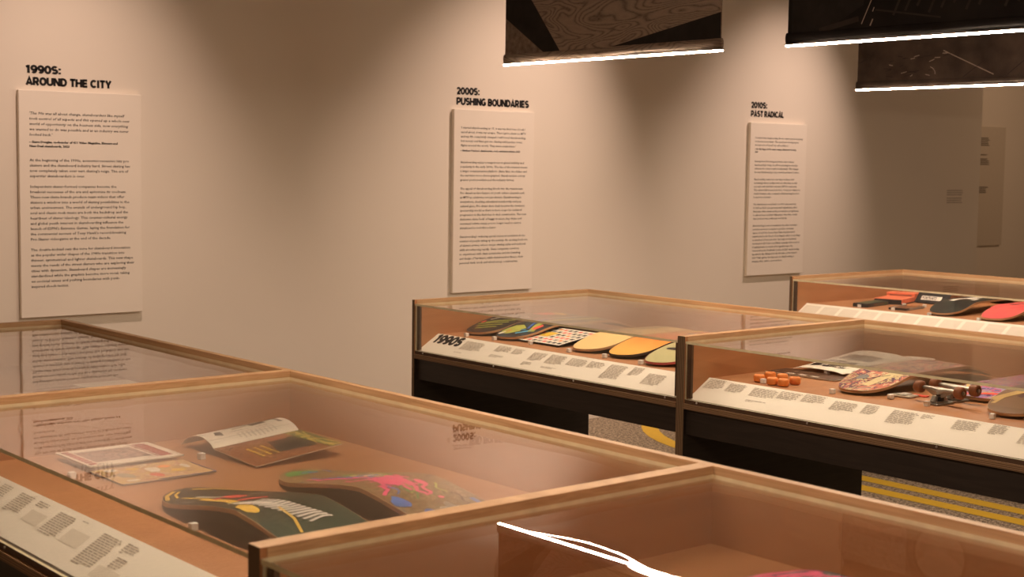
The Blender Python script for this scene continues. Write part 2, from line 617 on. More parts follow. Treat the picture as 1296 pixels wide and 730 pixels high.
# caption print positions: (start, end) from the wall end of the case, bottom and top up the slope
CAP_D = [(.236, .365, .36, .84), (.23, .345, .15, .23), (.437, .525, .52, .88), (.443, .53, .22, .40), (.54, .60, .55, .86),
         (.655, .735, .43, .85), (.65, .705, .12, .34), (.755, .85, .40, .87), (.765, .85, .15, .27), (.868, .965, .48, .86), (.975, 1.055, .5, .86),
         (1.08, 1.175, .16, .87), (1.195, 1.25, .5, .92), (1.285, 1.38, .23, .75)]
CAP_E = [(.03, .11, .50, .94), (.125, .2, .5, .9), (.23, .335, .48, .88), (.24, .325, .26, .36), (.34, .425, .56, .91), (.435, .53, .60, .95), (.555, .65, .48, .88),
         (.668, .72, .52, .93), (.77, .86, .36, .90), (.87, .91, .7, .92), (.985, 1.065, .51, .92), (1.1, 1.15, .6, .97), (1.2, 1.3, .4, .9)]
CAP_B = [(-1.526 + 1.526 + .15, .225, .42, .89), (.245, .30, .55, .90), (.347, .425, .42, .89), (.445, .50, .74, .89), (.555, .64, .34, .87), (.66, .715, .84, .90), (.767, .85, .15, .86),
         (.87, .925, .64, .88), (.885, .93, .37, .6)]
PALE_B = [(.455, .535, .43, .69), (.655, .74, .40, .70), (.86, .95, .12, .36)]
display_case(0.0, 0.0, LC, 'wooden glass-topped case by the wall at left, farthest of the near row', CAP_E)
display_case(0.0, -LC, LC, 'wooden glass-topped case holding the green deck and open magazines', CAP_B, PALE_B)
display_case(0.0, -2 * LC, LC, 'nearest wooden glass-topped case, with the bright light bar mirrored in it', CAP_D)
YD = -0.052
display_case(2.475, YD, LC, 'wooden glass-topped case with 1990S on its caption board', CAP_D,
             heading=('1990S', .04, .218, .50, .96))
display_case(2.475, YD - LC, LC, 'wooden glass-topped case holding the two trucks and orange wheels', CAP_E)
YF = -0.023
PALE_F = [(.03 + .12 * k, .13 + .12 * k, .1, .86) for k in range(12)]
display_case(4.95, YF, LC, 'farthest wooden glass-topped case, at right, holding tapes and pink deck', [], PALE_F)

# ------------------------------------------------------------------ wall text panels
P1_LINES = [("i", "'The 90s was all about change, skateboarders like myself"), ("i", "took control of all aspects and this opened up a whole new"),
            ("i", "world of opportunity on the business side, now everything"), ("i", "we wanted to do was possible and as an industry we never"), ("i", "looked back.'"), ('g', .35),
            ("b", "\u2013 Steve Douglas, co-founder of 411 Video Magazine, Element and"), ("b", "New Deal skateboards, 2023"), ('g', 1.9),
            ("n", "At the beginning of the 1990s, economic recession hits pro"), ("n", "skaters and the skateboard industry hard. Street skating has"),
            ("n", "now completely taken over vert skating's reign. The era of"), ("n", "superstar skateboarders is over."), ('g', 1),
            ("n", "Independent skater-formed companies become the"), ("n", "breakout successes of the era and epitomise its coolness."),
            ("n", "These new skate brands produce team videos that offer"), ("n", "skaters a window into a world of skating possibilities in the"),
            ("n", "urban environment. The sounds of underground hip hop,"), ("n", "soul and classic rock music are both the backdrop and the"),
            ("n", "heartbeat of skater ideology. This counter-cultural energy"), ("n", "and global youth interest in skateboarding influence the"),
            ("n", "launch of ESPN's Extreme Games, laying the foundation for"), ("n", "the commercial success of Tony Hawk's record-breaking"),
            ("n", "Pro Skater videogame at the end of the decade."), ('g', 1),
            ("n", "The double-kicktail sets the tone for skateboard innovation"), ("n", "as the popular wider shapes of the 1980s transition into"),
            ("n", "thinner, symmetrical and lighter skateboards. This new shape"), ("n", "meets the needs of the street skaters who are exploring their"),
            ("n", "cities with dynamism. Skateboard shapes are increasingly"), ("n", "standardised while the graphics become more vocal, taking"),
            ("n", "on societal issues and pushing boundaries with punk-"), ("n", "inspired shock tactics.")]
P2_LINES = [("i", "'I started skateboarding at 15, it was my first love. It's all I"), ("i", "cared about, it was my escape. Then I got a show on MTV"),
            ("i", "and my life completely changed. I still loved skateboarding,"), ("i", "but money and fame got me chasing wild parties, tours,"), ("i", "flights around the world. They were crazy times.'"), ('g', .15),
            ("b", "\u2013 Matthew Pritchard, skateboarder, cook, endurance athlete, 2023"), ('g', 1.9),
            ("n", "Skateboarding enjoys a mega boom in global visibility and"), ("n", "popularity in the early 2000s. The rise of the internet means"),
            ("n", "a larger communication platform. Skate films are slicker and"), ("n", "the narrative more choreographed. Skateboarders convey"), ("n", "greater professionalism and the industry thrives."), ('g', 1),
            ("n", "The appeal of skateboarding bleeds into the mainstream."), ("n", "Pro skateboarders feature on youth culture channels such"), ("n", "as MTV as celebrities not just skaters. Skateboarding is"),
            ("n", "everywhere, shedding subcultural membership and pop"), ("n", "cultural glare. Pro skater shoe deals become the dominant"), ("n", "sponsorship model as there is more scope for technical"),
            ("n", "progression in this field than in deck construction. The now"), ("n", "distinctive skate 'look' of baggy trousers, key chains and"), ("n", "oversized t-shirts means you no longer need to carry a"),
            ("n", "skateboard to look like a skater."), ('g', 1),
            ("n", "Skateboarding's widening appeal causes an escalation in the"), ("n", "number of people taking up the activity. An exciting fresh era"), ("n", "of skaters arrives, whose unique skating styles and technical"),
            ("n", "skills are advancing rapidly. Skate companies continue"), ("n", "to experiment with skate accessories and the branding"), ("n", "and design of hardware, while skateboarders finesse their"),
            ("n", "personal deck, truck and wheel set-up combinations.")]
P3_LINES = [("i", "'I realised that skateboarding, for me, wasn't just about trying"), ("i", "to become a pro skater. The sensational was helping me"), ("i", "become sure of myself, my self-confidence.'"), ('g', .1),
            ("b", "\u2013 No Chai Dappy, Sai Tri, curator manager, Skateboard University,"), ("b", "2023"), ('g', 1.9),
            ("n", "Starting from 2010 Instagram further democratises"), ("n", "skateboarding's image, its self-documenting functionality"), ("n", "enhances the culture's spirit of individuality. This changes"), ("n", "the way skateboarding is shot, viewed and shared forever."), ('g', 1),
            ("n", "Skateboarding reaches an even larger audience with"), ("n", "increasingly diverse backgrounds and ethnicities, as well"), ("n", "as people with disabilities and the LGBTQ+ community."),
            ("n", "This cultural shift is seen in the faces of many pro skaters to"), ("n", "smaller boutique skate companies. Skateboarding has never"), ("n", "looked more inclusive."), ('g', 1),
            ("n", "The skateboard is considered a tool for empowerment."), ("n", "In 2007 an NGO (non-governmental organisation) called"), ("n", "Skateistan offers skateboarding and education programmes"),
            ("n", "to girls and boys in Kabul, Afghanistan. Since then, similar"), ("n", "skate projects have proliferated worldwide."), ('g', 1),
            ("n", "Skateboarding is seen as beneficial to the urban landscape"), ("n", "and skate spots are recognised as positive communal"), ("n", "spaces. In 2010 the Stoner Skate Plaza reopened and is"),
            ("n", "implemented to the Board of Los Angeles, where it was illegal"), ("n", "to skateboard. Four years later, the Long Live Southbank"), ("n", "movement in 2013 saw a worldwide campaign which secured"),
            ("n", "a legal guarantee to remain at its legendary spot, the"), ("n", "Undercroft at the Southbank, London. In 2021 skateboarding"), ("n", "appeared in the Olympics for the first time, at the delayed"),
            ("n", "2020 Tokyo games. Seventy years on, skateboarding is"), ("n", "changing cities, culture, sport and lives.")]


def wall_panel(x0, lines, y_first, pitch, size, label):
    pw, z1, z0, th = 0.593, 1.869, 0.834, 0.024
    yf = WY - th - 0.001
    root = thing('text_panel', (x0, yf, z0), 0, label, 'text panel', 'text panels on the back wall')
    mb = MB(); mb.box(0, pw, 0, th, 0, z1 - z0)
    mb.build('board', m_panel, root, bevel=0.002)
    mb, mbb = MB(), MB()
    z = y_first - z0
    row = {}
    for kind, s in lines:
        if kind != 'g':
            sz = size * (0.80 if kind == 'b' else 1.0)
            row[s] = text_verts(s, sz, 0.18 if kind == 'i' else 0.0, 0.0006 if kind == 'b' else 0.00015, 1.0, 1)
    kx = 0.505 / max(row[s][2] for kind, s in lines if kind in 'ni')
    kb = min(kx, 0.505 / max(row[s][2] for kind, s in lines if kind == 'b'))
    for kind, s in lines:
        if kind == 'g':
            z -= pitch * s
            continue
        vs, fs, wd = row[s]
        kk = kb if kind == 'b' else kx
        # a reading text block: left to right is +x seen from the room
        (mbb if kind == 'b' else mb).add([(0.047 + v[0] * kk, -0.0006, z + v[1]) for v in vs], fs)
        z -= pitch * (0.78 if kind == 'b' else 1.0)
    mb.build('body_text', m_ink, root)
    mbb.build('bold_credit', m_ink, root)


wall_panel(1.4544, P1_LINES, 1.760, 0.02405, 0.0172, 'large white text panel under the heading AROUND THE CITY')
wall_panel(3.932, P2_LINES, 1.762, 0.0248, 0.0166, 'white text panel under the heading PUSHING BOUNDARIES')
wall_panel(6.4477, P3_LINES, 1.762, 0.0242, 0.0166, 'white text panel under the heading PAST RADICAL')


def heading(x0, rows, label):
    mb = MB()
    for s, z0, z1, wd_t in rows:
        bold_word(mb, s, x0, WY - 0.0012, z0, z1 - z0, wd_t)
    tag(mb.build('wall_heading', m_ink), label, 'wall lettering', 'bold headings above the text panels')


heading(1.499, [('1990S:', 1.947, 1.983, .166), ('AROUND THE CITY', 1.893, 1.929, .41)], 'black bold wall heading 1990S: AROUND THE CITY')
heading(3.966, [('2000S:', 1.953, 1.993, .165), ('PUSHING BOUNDARIES', 1.895, 1.936, .535)], 'black bold wall heading 2000S: PUSHING BOUNDARIES')
heading(6.473, [('2010S:', 1.966, 2.007, .165), ('PAST RADICAL', 1.909, 1.949, .342)], 'black bold wall heading 2010S: PAST RADICAL')


def small_label(x0, y, z0, wd, rows, label, parent=None):
    mb = MB()
    for (za, n_) in rows:
        for k in range(n_):
            mb.quad((x0, y, za - k * .017), (x0 + wd * rnd.uniform(.8, 1), y, za - k * .017), (x0 + wd * .9, y, za - k * .017 + .010), (x0, y, za - k * .017 + .010))
    return mb


mb = small_label(8.81, WY - .001, 0, .235, [(1.405, 3), (1.345, 3)], '')
tag(mb.build('wall_caption', m_grey_ink), 'small grey caption lettering low on the far right of the back wall', 'wall lettering')
root = thing('text_panel', (10.90, 2.879, 0.845), 0, 'pale tall panel on the farther wall, half hidden behind the wall end', 'text panel')
mb = MB(); mb.box(0, 0.85, 0, 0.02, 0.0, 1.145)
mb.build('board', plain('dim_panel', (0.60, 0.52, 0.42), 0.7, 0.2, var=0.02), root, bevel=.002)
for rows in ([(1.03, 5)], [(.87, 1)], [(.83, 4)], [(.56, 4)]):
    mb = small_label(0.10, -.001, 0, .50, rows, '')
    mb.build('body_text', plain('dim_ink', (.16, .13, .10), .7, .2), root)

# ------------------------------------------------------------------ hanging banners with LED bars
m_led, nt, b = principled('led_strip', (1, 1, 1), 0.5)
b.inputs['Emission Color'].default_value = (1.0, 0.78, 0.58, 1)
b.inputs['Emission Strength'].default_value = 355.0
m_hem = plain('banner_hem', (0.075, 0.056, 0.046), 0.8, 0.2)
m_cord = m_steel

m_print1, nt, b = principled('woodgrain_photo_print', (0.2, 0.15, 0.12), 0.75, 0.2)
mp = coords(nt, (1, 1.0, 3.4), (0.42, 0, 0), (0, 0.3, 0.1))
nz = noise_tex(nt, mp, 1.9, 2, 0.5, 0.4)
wv = nt.nodes.new('ShaderNodeMath'); wv.operation = 'MULTIPLY'; wv.inputs[1].default_value = 30.0
nt.links.new(nz.outputs['Fac'], wv.inputs[0])
fr = nt.nodes.new('ShaderNodeMath'); fr.operation = 'PINGPONG'; fr.inputs[1].default_value = 0.5
nt.links.new(wv.outputs[0], fr.inputs[0])
fine = noise_tex(nt, mp, 60, 4)
mu = nt.nodes.new('ShaderNodeMath'); mu.operation = 'MULTIPLY_ADD'; mu.inputs[1].default_value = 0.45
nt.links.new(fine.outputs['Fac'], mu.inputs[0]); nt.links.new(fr.outputs[0], mu.inputs[2])
rr = ramp(nt, [(0.12, (0.075, 0.055, 0.043)), (0.42, (0.24, 0.178, 0.138)), (0.8, (0.29, 0.215, 0.168))])
nt.links.new(mu.outputs[0], rr.inputs[0]); nt.links.new(rr.outputs[0], b.inputs['Base Color'])
m_bdark = plain('print_black', (0.020, 0.016, 0.014), 0.8, 0.15, var=0.3, scale=14)
m_bmid = plain('print_taupe', (0.17, 0.125, 0.098), 0.8, 0.15, var=0.35, scale=40)
m_black_print = plain('print_night', (0.013, 0.010, 0.009), 0.8, 0.15, var=0.5, scale=5)
m_brown_print = plain('print_brown', (0.060, 0.042, 0.032), 0.8, 0.15, var=0.4, scale=7)
m_line = plain('print_pale_line', (0.30, 0.23, 0.18), 0.8, 0.15)
m_fline = plain('print_faint_line', (0.036, 0.027, 0.022), 0.8, 0.15)
m_disc = plain('print_disc', (0.20, 0.145, 0.105), 0.8, 0.15)


m_led_dim, nt, b = principled('added_led_strip', (1, 1, 1), 0.5)  # weaker strip for the added banner over the nearest case
b.inputs['Emission Color'].default_value = (1.0, 0.78, 0.58, 1)
b.inputs['Emission Strength'].default_value = 215.0


def banner(X, Y1, length, label, mat, led=m_led):
    root = thing('hanging_banner', (X, Y1, 1.985), 0, label, 'banner', 'photo banners hung over the cases')
    mb = MB(); mb.box(-0.002, 0.002, -length, 0, 0.05, 1.30)
    mb.build('fabric', mat, root)
    mb = MB()
    n_ = 12
    prof = [(0.008 * math.cos(2 * math.pi * i / n_), 0.032 + 0.020 * math.sin(2 * math.pi * i / n_)) for i in range(n_)]
    vs = [(a, y, z) for y in (0.006, -length - 0.006) for a, z in prof]
    fs = [(i, (i + 1) % n_, n_ + (i + 1) % n_, n_ + i) for i in range(n_)] + [tuple(range(n_)), tuple(reversed(range(n_, 2 * n_)))]
    mb.add(vs, fs)
    mb.build('hem_bar', mat, root, True)
    mb = MB(); mb.box(-0.009, 0.009, -length - 0.006, 0.006, 0.0095, 0.014)
    mb.build('light_channel', m_hem, root)
    mb = MB(); mb.box(-0.0065, 0.0065, -length - 0.005, 0.005, 0.0035, 0.0095)
    mb.build('led_strip', led, root)
    mb = MB(); mb.box(-0.012, 0.012, -length - 0.01, 0.01, 1.29, 1.32)
    mb.build('top_bar', m_hem, root)
    for y in (-0.1, -length + 0.1):
        mb = MB(); mb.cyl((0, y, 1.32), (0, y, 3.70 - 1.985), 0.0015, n=6)
        mb.build('suspension_cord', m_cord, root)
    return root


def shape(root, pts, mat, name, lift=0.0028, Y1=0.0):
    """flat print on the banner face; pts are world (Y, height above case top)"""
    mb = MB()
    mb.add([(-lift, y - Y1, z - 0.985) for y, z in pts], [tuple(range(len(pts)))])
    return mb.build(name, mat, root)


def line(root, a, b_, wd, mat, Y1, lift=0.003):
    a, b_ = Vector(a), Vector(b_)
    t = (b_ - a).normalized(); q = Vector((-t.y, t.x)) * wd / 2
    return shape(root, [a + q, a - q, b_ - q, b_ + q], mat, 'printed_line', lift, Y1)


Y1 = -0.034
b1 = banner(2.975, Y1, 1.237, 'photo banner of weathered wood grain, leftmost of the three hanging', m_print1)
shape(b1, [(-.036, 1.19), (-.284, 1.02), (-.36, 1.02), (-.385, 1.035), (-.204, 1.257), (.13, 1.75), (-.036, 1.75)][:6] and [(-.036, 1.19), (-.284, 1.035), (-.388, 1.035), (-.204, 1.257), (-.036, 1.52)], m_bdark, 'printed_dark_shape', .0026, Y1)  # dark areas of the banner print
shape(b1, [(-.036, 1.19), (-.036, 1.035), (-.284, 1.035)], m_bmid, 'printed_ground', .0026, Y1)
shape(b1, [(-1.2705, 1.132), (-.70, 1.037), (-1.2705, 1.037)], m_bdark, 'printed_dark_shape', .0026, Y1)
shape(b1, [(-.036, 1.52), (-.204, 1.257), (-.036, 1.257)], m_bdark, 'printed_dark_shape', .0027, Y1)
Y2 = -1.583
b2 = banner(2.975, Y2, 1.237, 'near-black photo banner with a thin pale line, at upper right', m_black_print)
line(b2, (-1.937, 1.135), (-1.895, 1.048), .004, m_line, Y2)
line(b2, (-1.955, 1.180), (-1.937, 1.135), .003, m_line, Y2)
line(b2, (-1.944, 1.100), (-1.938, 1.086), .004, m_line, Y2)
line(b2, (-1.940, 1.062), (-1.930, 1.040), .005, m_line, Y2)
line(b2, (-1.72, 1.036), (-1.883, 1.066), .018, m_fline, Y2)
line(b2, (-1.95, 1.091), (-2.20, 1.050), .006, m_fline, Y2)
for k in range(14):
    y = -2.02 - k * .045
    line(b2, (y, 1.068 + (k % 3) * .012), (y - .06, 1.20), .009, m_fline, Y2)
shape(b2, [(-1.6, 1.037), (-1.75, 1.037), (-1.9, 1.11), (-1.93, 1.40), (-1.6, 1.40)], m_bdark, 'printed_dark_shape', .0025, Y2)
Y3 = -0.04
b3 = banner(5.45, Y3, 1.237, 'brown scratched photo banner behind the black one, at upper right', m_brown_print)
line(b3, (-.05, 1.134), (-.144, 1.178), .005, m_fline, Y3)
line(b3, (-.57, 1.178), (-.863, 1.046), .005, m_line, Y3)
line(b3, (-.689, 1.038), (-.82, 1.125), .004, m_fline, Y3)
line(b3, (-.94, 1.043), (-1.03, 1.11), .004, m_fline, Y3)
for k in range(26):
    y = -.2 - rnd.random() * .38; z = 1.05 + rnd.random() * .12
    line(b3, (y, z), (y - rnd.uniform(.01, .05), z + rnd.uniform(-.008, .012)), .004, m_fline if k % 3 else m_line, Y3)
pts = [(-.495, 1.098), (-.512, 1.090), (-.524, 1.074), (-.526, 1.058)]
for a, c in zip(pts, pts[1:]):
    line(b3, a, c, .004, m_line, Y3)
banner(0.5, -LC - 0.034, 1.237, 'unseen dark banner added to light the near-row case of green deck, above the picture', m_brown_print, m_led)  # added out of view to light the near row
banner(0.5, -2 * LC - 0.034, 1.237, 'unseen dark banner added to light the nearest case, above the picture', m_black_print, m_led_dim)  # second unseen banner, added for its light on the nearest case
circ = lambda rx, rz: [(-.665 + rx * math.cos(2 * math.pi * i / 28), 1.412 + rz * math.sin(2 * math.pi * i / 28)) for i in range(28)]
shape(b3, circ(.165, .165), m_bdark, 'printed_disc', .0025, Y3)
shape(b3, circ(.148, .148), m_disc, 'printed_disc', .0030, Y3)
shape(b3, [(-.045, 1.56), (-.045, 1.30), (-.30, 1.34), (-.46, 1.30), (-.46, 1.56)], m_bmid, 'printed_shape', .0024, Y3)

# ------------------------------------------------------------------ skateboard decks
FL = 0.8508                      # just clear of the top of the case floors


def deck_z(x, y, L, hw, rise, kick):
    d = min(x, L - x)
    t = max(0.0, (kick - d) / kick)
    k = 0.0 if kick > 0.3 else 0.4
    z = rise * (1 - k * t ** 1.5 - (1 - k) * t * t * (3 - 2 * t))
    return z + 0.0147 - 0.005 * (y / hw) ** 2


def half_width(x, L, hw, nose):
    d = min(x, L - x)
    if d >= nose:
        return hw
    q = 1 - d / nose
    return hw * max(0.0, 1 - q ** 2.1) ** (1 / 1.95)


def make_deck(loc, rz, label, mat, L=0.745, hw=0.098, rise=0.052, kick=0.25, nose=0.145, strokes=(), edge=None, taper=None, group='skateboard decks in the cases'):
    root = thing('skateboard_deck', (loc[0], loc[1], FL), rz, label, 'skateboard deck', group)
    nu, nv = 44, 8
    xs = [L * 0.5 * (1 - math.cos(math.pi * (i + 0.0) / nu)) for i in range(nu + 1)]
    xs[0], xs[-1] = 0.0008, L - 0.0008
    grid, top = [], []
    for x in xs:
        w_ = half_width(x, L, hw, nose)
        if taper:
            w_ *= 1 - taper * max(0, (0.3 - x) / 0.3)
        grid.append([(x, w_ * (2 * j / nv - 1)) for j in range(nv + 1)])
    th = 0.0085
    vs = [(x, y, deck_z(x, y, L, hw, rise, kick)) for row in grid for x, y in row]
    N = len(vs)
    vs += [(x, y, z - th) for x, y, z in vs]
    q = lambda i, j: i * (nv + 1) + j
    mb = MB()
    mb.v = vs
    for i in range(nu):
        for j in range(nv):
            mb.f.append([q(i, j), q(i + 1, j), q(i + 1, j + 1), q(i, j + 1)]); mb.m.append(0)
            mb.f.append([N + q(i, j), N + q(i, j + 1), N + q(i + 1, j + 1), N + q(i + 1, j)]); mb.m.append(1)
        for j in (0, nv):
            f = [q(i, j), N + q(i, j), N + q(i + 1, j), q(i + 1, j)]
            mb.f.append(f if j == 0 else f[::-1]); mb.m.append(0)
    for i in (0, nu):
        for j in range(nv):
            f = [q(i, j), q(i, j + 1), N + q(i, j + 1), N + q(i, j)]
            mb.f.append(f if i == 0 else f[::-1]); mb.m.append(0)
    mb.build('deck_body', [edge or m_maple, m_grip], root)
    mb = MB()
    mb.v = [(x, y * 0.985, z + 0.0005) for x, y, z in vs[:N]]
    for i in range(nu):
        for j in range(nv):
            mb.f.append([q(i, j), q(i + 1, j), q(i + 1, j + 1), q(i, j + 1)]); mb.m.append(0)
    gr = mb.build('printed_graphic', mat, root, True)
    for pts, wd, m in strokes:
        deck_stroke(gr, pts, wd, m, L, hw, rise, kick)
    return root


def deck_stroke(parent, pts, wd, m, L, hw, rise, kick, lift=0.0012):
    """a ribbon (or, with wd None, a filled outline) printed on the deck"""
    mb = MB()
    Z = lambda p: (p[0], p[1], deck_z(p[0], p[1], L, hw, rise, kick) + lift)
    if wd is None:
        c = Vector((sum(p[0] for p in pts) / len(pts), sum(p[1] for p in pts) / len(pts)))
        k = len(pts)
        rings = []
        for s in (1.0, 0.66, 0.33):
            rings.append([Z(c + (Vector(p) - c) * s) for p in pts])
        vs = [v for r_ in rings for v in r_] + [Z(c)]
        fs = []
        for a in range(2):
            fs += [(a * k + i, a * k + (i + 1) % k, (a + 1) * k + (i + 1) % k, (a + 1) * k + i) for i in range(k)]
        fs += [(2 * k + i, 2 * k + (i + 1) % k, 3 * k) for i in range(k)]
        mb.add(vs, fs)
    else:
        fine = []
        for a, c in zip(pts, pts[1:]):
            a, c = Vector(a), Vector(c)
            n_ = max(1, int((c - a).length / 0.02))
            fine += [a + (c - a) * i / n_ for i in range(n_)]
        fine.append(Vector(pts[-1]))
        row = []
        for i, p in enumerate(fine):
            t = (fine[min(i + 1, len(fine) - 1)] - fine[max(i - 1, 0)]).normalized()
            nrm = Vector((-t.y, t.x)) * wd / 2
            row.append((Z(p + nrm), Z(p - nrm)))
        for (a, b_), (c, d) in zip(row, row[1:]):
            mb.quad(a, b_, d, c)
    return mb.build('printed_mark', m, parent)


def blob(x, y, rx, ry, n_=14, wob=0.18, seed=1):
    r_ = random.Random(seed)
    return [(x + rx * math.cos(2 * math.pi * i / n_) * (1 + r_.uniform(-wob, wob)), y + ry * math.sin(2 * math.pi * i / n_) * (1 + r_.uniform(-wob, wob))) for i in range(n_)]


c_yel = plain('print_yellow', (0.80, 0.50, 0.06), 0.5, 0.3)
c_red = plain('print_red', (0.80, 0.10, 0.07), 0.5, 0.3)
c_pink = plain('print_pink', (0.85, 0.09, 0.22), 0.5, 0.3)
c_blue = plain('print_blue', (0.06, 0.16, 0.50), 0.5, 0.3)
c_green = plain('print_green', (0.10, 0.28, 0.06), 0.5, 0.3)
c_lime = plain('print_lime', (0.40, 0.42, 0.08), 0.5, 0.3)
c_white = plain('print_white', (0.80, 0.74, 0.66), 0.5, 0.3)
c_cyan = plain('print_cyan', (0.10, 0.40, 0.60), 0.5, 0.3)
c_grey = plain('print_grey', (0.33, 0.29, 0.24), 0.5, 0.3)
c_slate = plain('print_slate', (0.20, 0.20, 0.20), 0.5, 0.3)
c_oran = plain('print_orange', (0.85, 0.26, 0.05), 0.5, 0.3)

RZ = -math.pi / 2                # decks of the near row point along the row
ribs = [([(.335 + i * .0145 , -.078 + .0052 * i), (.372 + i * .0105, -.040 + .0052 * i), (.362 + i * .0115, -.012 + .0045 * i)], .0065, c_white) for i in range(14)]
make_deck((0.365, -2.118), RZ, 'dark green deck with yellow and red marks in near-row case', fade('green_deck_print', (0.030, 0.027, 0.015), (0.022, 0.062, 0.040), .30, .62),
          L=.80, hw=.099, nose=.16, kick=.45, rise=.052, strokes=[
              ([(.020, -.030), (.05, -.062), (.095, -.082)], .009, c_yel), ([(.03, -.022), (.055, -.045), (.095, -.060)], .006, c_yel),
              ([(.024, .010), (.045, .050), (.085, .078), (.14, .092)], .010, c_yel),
              ([(.105, -.055), (.17, -.045), (.20, -.050)], .007, c_yel), ([(.13, -.035), (.19, -.028), (.235, -.020)], .009, c_white),
              (blob(.245, -.012, .036, .022, seed=3), None, c_red), ([(.235, .03), (.275, .055)], .005, c_white),
              ([(.185, -.052), (.235, -.056), (.29, -.056), (.335, -.062)], .020, c_yel),
              ([(.318, -.046), (.340, .008)], .017, c_red), (blob(.235, -.045, .012, .010, seed=8), None, c_red),
              (blob(.405, -.076, .034, .016, seed=5), None, c_yel), ([(.435, -.025), (.50, -.030), (.56, -.050)], .006, c_yel),
              ([(.165, -.088), (.185, -.078), (.178, -.092), (.198, -.080)], .004, c_grey)] + ribs)
rs = random.Random(12)


def squiggle(x, y, n_, step, amp, ang, rr_):
    pts = []
    for k in range(n_):
        pts.append((x + k * step * math.cos(ang) - amp * math.sin(ang) * math.sin(1.6 * k + rr_), y + k * step * math.sin(ang) + amp * math.cos(ang) * math.sin(1.6 * k + rr_)))
    return pts


sw = [(squiggle(.17 + .05 * k, -.075 + .010 * (k % 3), 7, .016, .009, .25 + .1 * k, k), .011, c_pink) for k in range(4)]
sw += [(squiggle(.16 + .055 * k, -.062 + .012 * k, 6, .018, .008, .3, k + 1.5), .007, c_blue) for k in range(4)]
sw += [(squiggle(rs.uniform(.34, .46), rs.uniform(-.06, .03), 5, .014, .007, rs.uniform(-.6, .6), rs.uniform(0, 6)), .009, c_pink) for k in range(16)]
sw += [(squiggle(rs.uniform(.42, .62), rs.uniform(-.08, .06), 5, .014, .007, rs.uniform(-.6, .6), rs.uniform(0, 6)), .005, m_) for m_ in (c_green, c_lime, c_blue, c_green, plain('print_umber', (.08, .03, .02)), c_lime, MATS['print_umber'])]
make_deck((0.657, -2.095), RZ, 'deck with pink, blue and brown swirls in near-row case', art('swirl_deck_print', [(.16, .085, .035), (.27, .15, .06), (.20, .13, .055), (.36, .23, .11), (.15, .12, .05)], 14, 3, seed=3),
          L=.80, hw=.097, nose=.16, kick=.45, rise=.052, strokes=sw + [
              (blob(.05, -.015, .026, .045, seed=2), None, c_green), (blob(.06, .0, .014, .024, seed=7), None, c_blue), (squiggle(.05, .04, 5, .012, .006, .2, 0), .007, c_blue),
              (blob(.285, .005, .072, .036, seed=11), None, c_green), (blob(.285, .005, .062, .029, seed=12), None, c_yel),
              (blob(.285, .005, .048, .021, seed=13), None, c_blue), (blob(.28, .005, .034, .013, seed=14), None, m_black), (blob(.295, .0, .016, .008, seed=15), None, c_white),
              (blob(.40, -.012, .060, .030, 22, .3, seed=16), None, c_pink), (blob(.44, .03, .02, .010, seed=17), None, c_pink),
              (blob(.52, -.075, .030, .016, 14, .3, seed=18), None, c_blue), (blob(.585, -.05, .018, .012, seed=19), None, c_blue), (blob(.63, -.075, .028, .016, seed=20), None, c_blue),
              (blob(.62, .0, .055, .032, 20, .25, seed=21), None, c_grey), ([(.55, .075), (.70, .080)], .013, c_blue), (blob(.53, .015, .008, .006, seed=4), None, c_pink)]
          + [([(.575 + .011 * k, -.022), (.583 + .011 * k, .02)], .004, c_white) for k in range(9)])
make_deck((0.715, -3.262), RZ, 'pink and black deck in the nearest case', art('pink_black_print', [(.02, .02, .02), (.85, .08, .22), (.75, .05, .18), (.02, .02, .02), (.6, .55, .5)], 7, 2, (1, 1.5, 1), seed=8),
          L=.80, hw=.100, nose=.165, rise=.056, kick=.22, strokes=[(blob(.10, .0, .07, .07, 16, .2, seed=31), None, c_pink), (blob(.09, .03, .03, .025, 16, .3, seed=32), None, m_black), (blob(.12, -.03, .03, .015, seed=33), None, c_white)])

# row of six in the 1990S case, noses to the glass
D = []
make_deck((2.678, -0.185), 0.0, 'dark deck with olive stripes, first from the wall in the 1990S case', art('olive_dark_print', [(.025, .02, .018), (.05, .035, .03), (.03, .025, .02), (.10, .04, .03)], 9, 2, seed=1),
          strokes=[([(.05 + .025 * k, .07 - .02 * abs(k - 2)), (.10 + .03 * k, -.05 - .005 * k)], .008, c_lime) for k in range(4)]
          + [([(.16, .06), (.25, -.01)], .008, c_white), ([(.20, .0), (.27, -.07)], .010, c_white), ([(.24, .03), (.28, -.04)], .007, c_cyan), (blob(.42, .0, .05, .05, seed=3), None, c_red), (blob(.47, -.03, .03, .04, seed=4), None, c_yel), (blob(.55, .0, .04, .05, seed=6), None, c_blue), (blob(.13, .07, .015, .01, seed=8), None, c_red)])
make_deck((2.678, -0.385), 0.0, 'dark deck with lime and blue swirls, second in the 1990S case', art('lime_swirl_print', [(.025, .03, .035), (.04, .06, .07), (.03, .028, .025), (.06, .045, .03)], 7, 3, seed=2),
          strokes=[(blob(.10, .03, .055, .045, 16, .3, seed=41), None, c_lime), ([(.10, -.07), (.17, -.035), (.28, -.02), (.5, -.05)], .028, c_lime), ([(.12, -.03), (.18, .0), (.32, .03), (.5, .03)], .012, c_blue), ([(.3, .04), (.42, .04), (.6, .03)], .03, c_lime),
                   (blob(.05, .05, .02, .012, seed=42), None, c_white), (blob(.075, .03, .018, .016, seed=43), None, c_red), (blob(.15, -.06, .03, .014, seed=44), None, c_red), ([(.06, -.02), (.11, -.06)], .014, c_cyan), ([(.09, .0), (.11, -.03)], .008, c_cyan)])
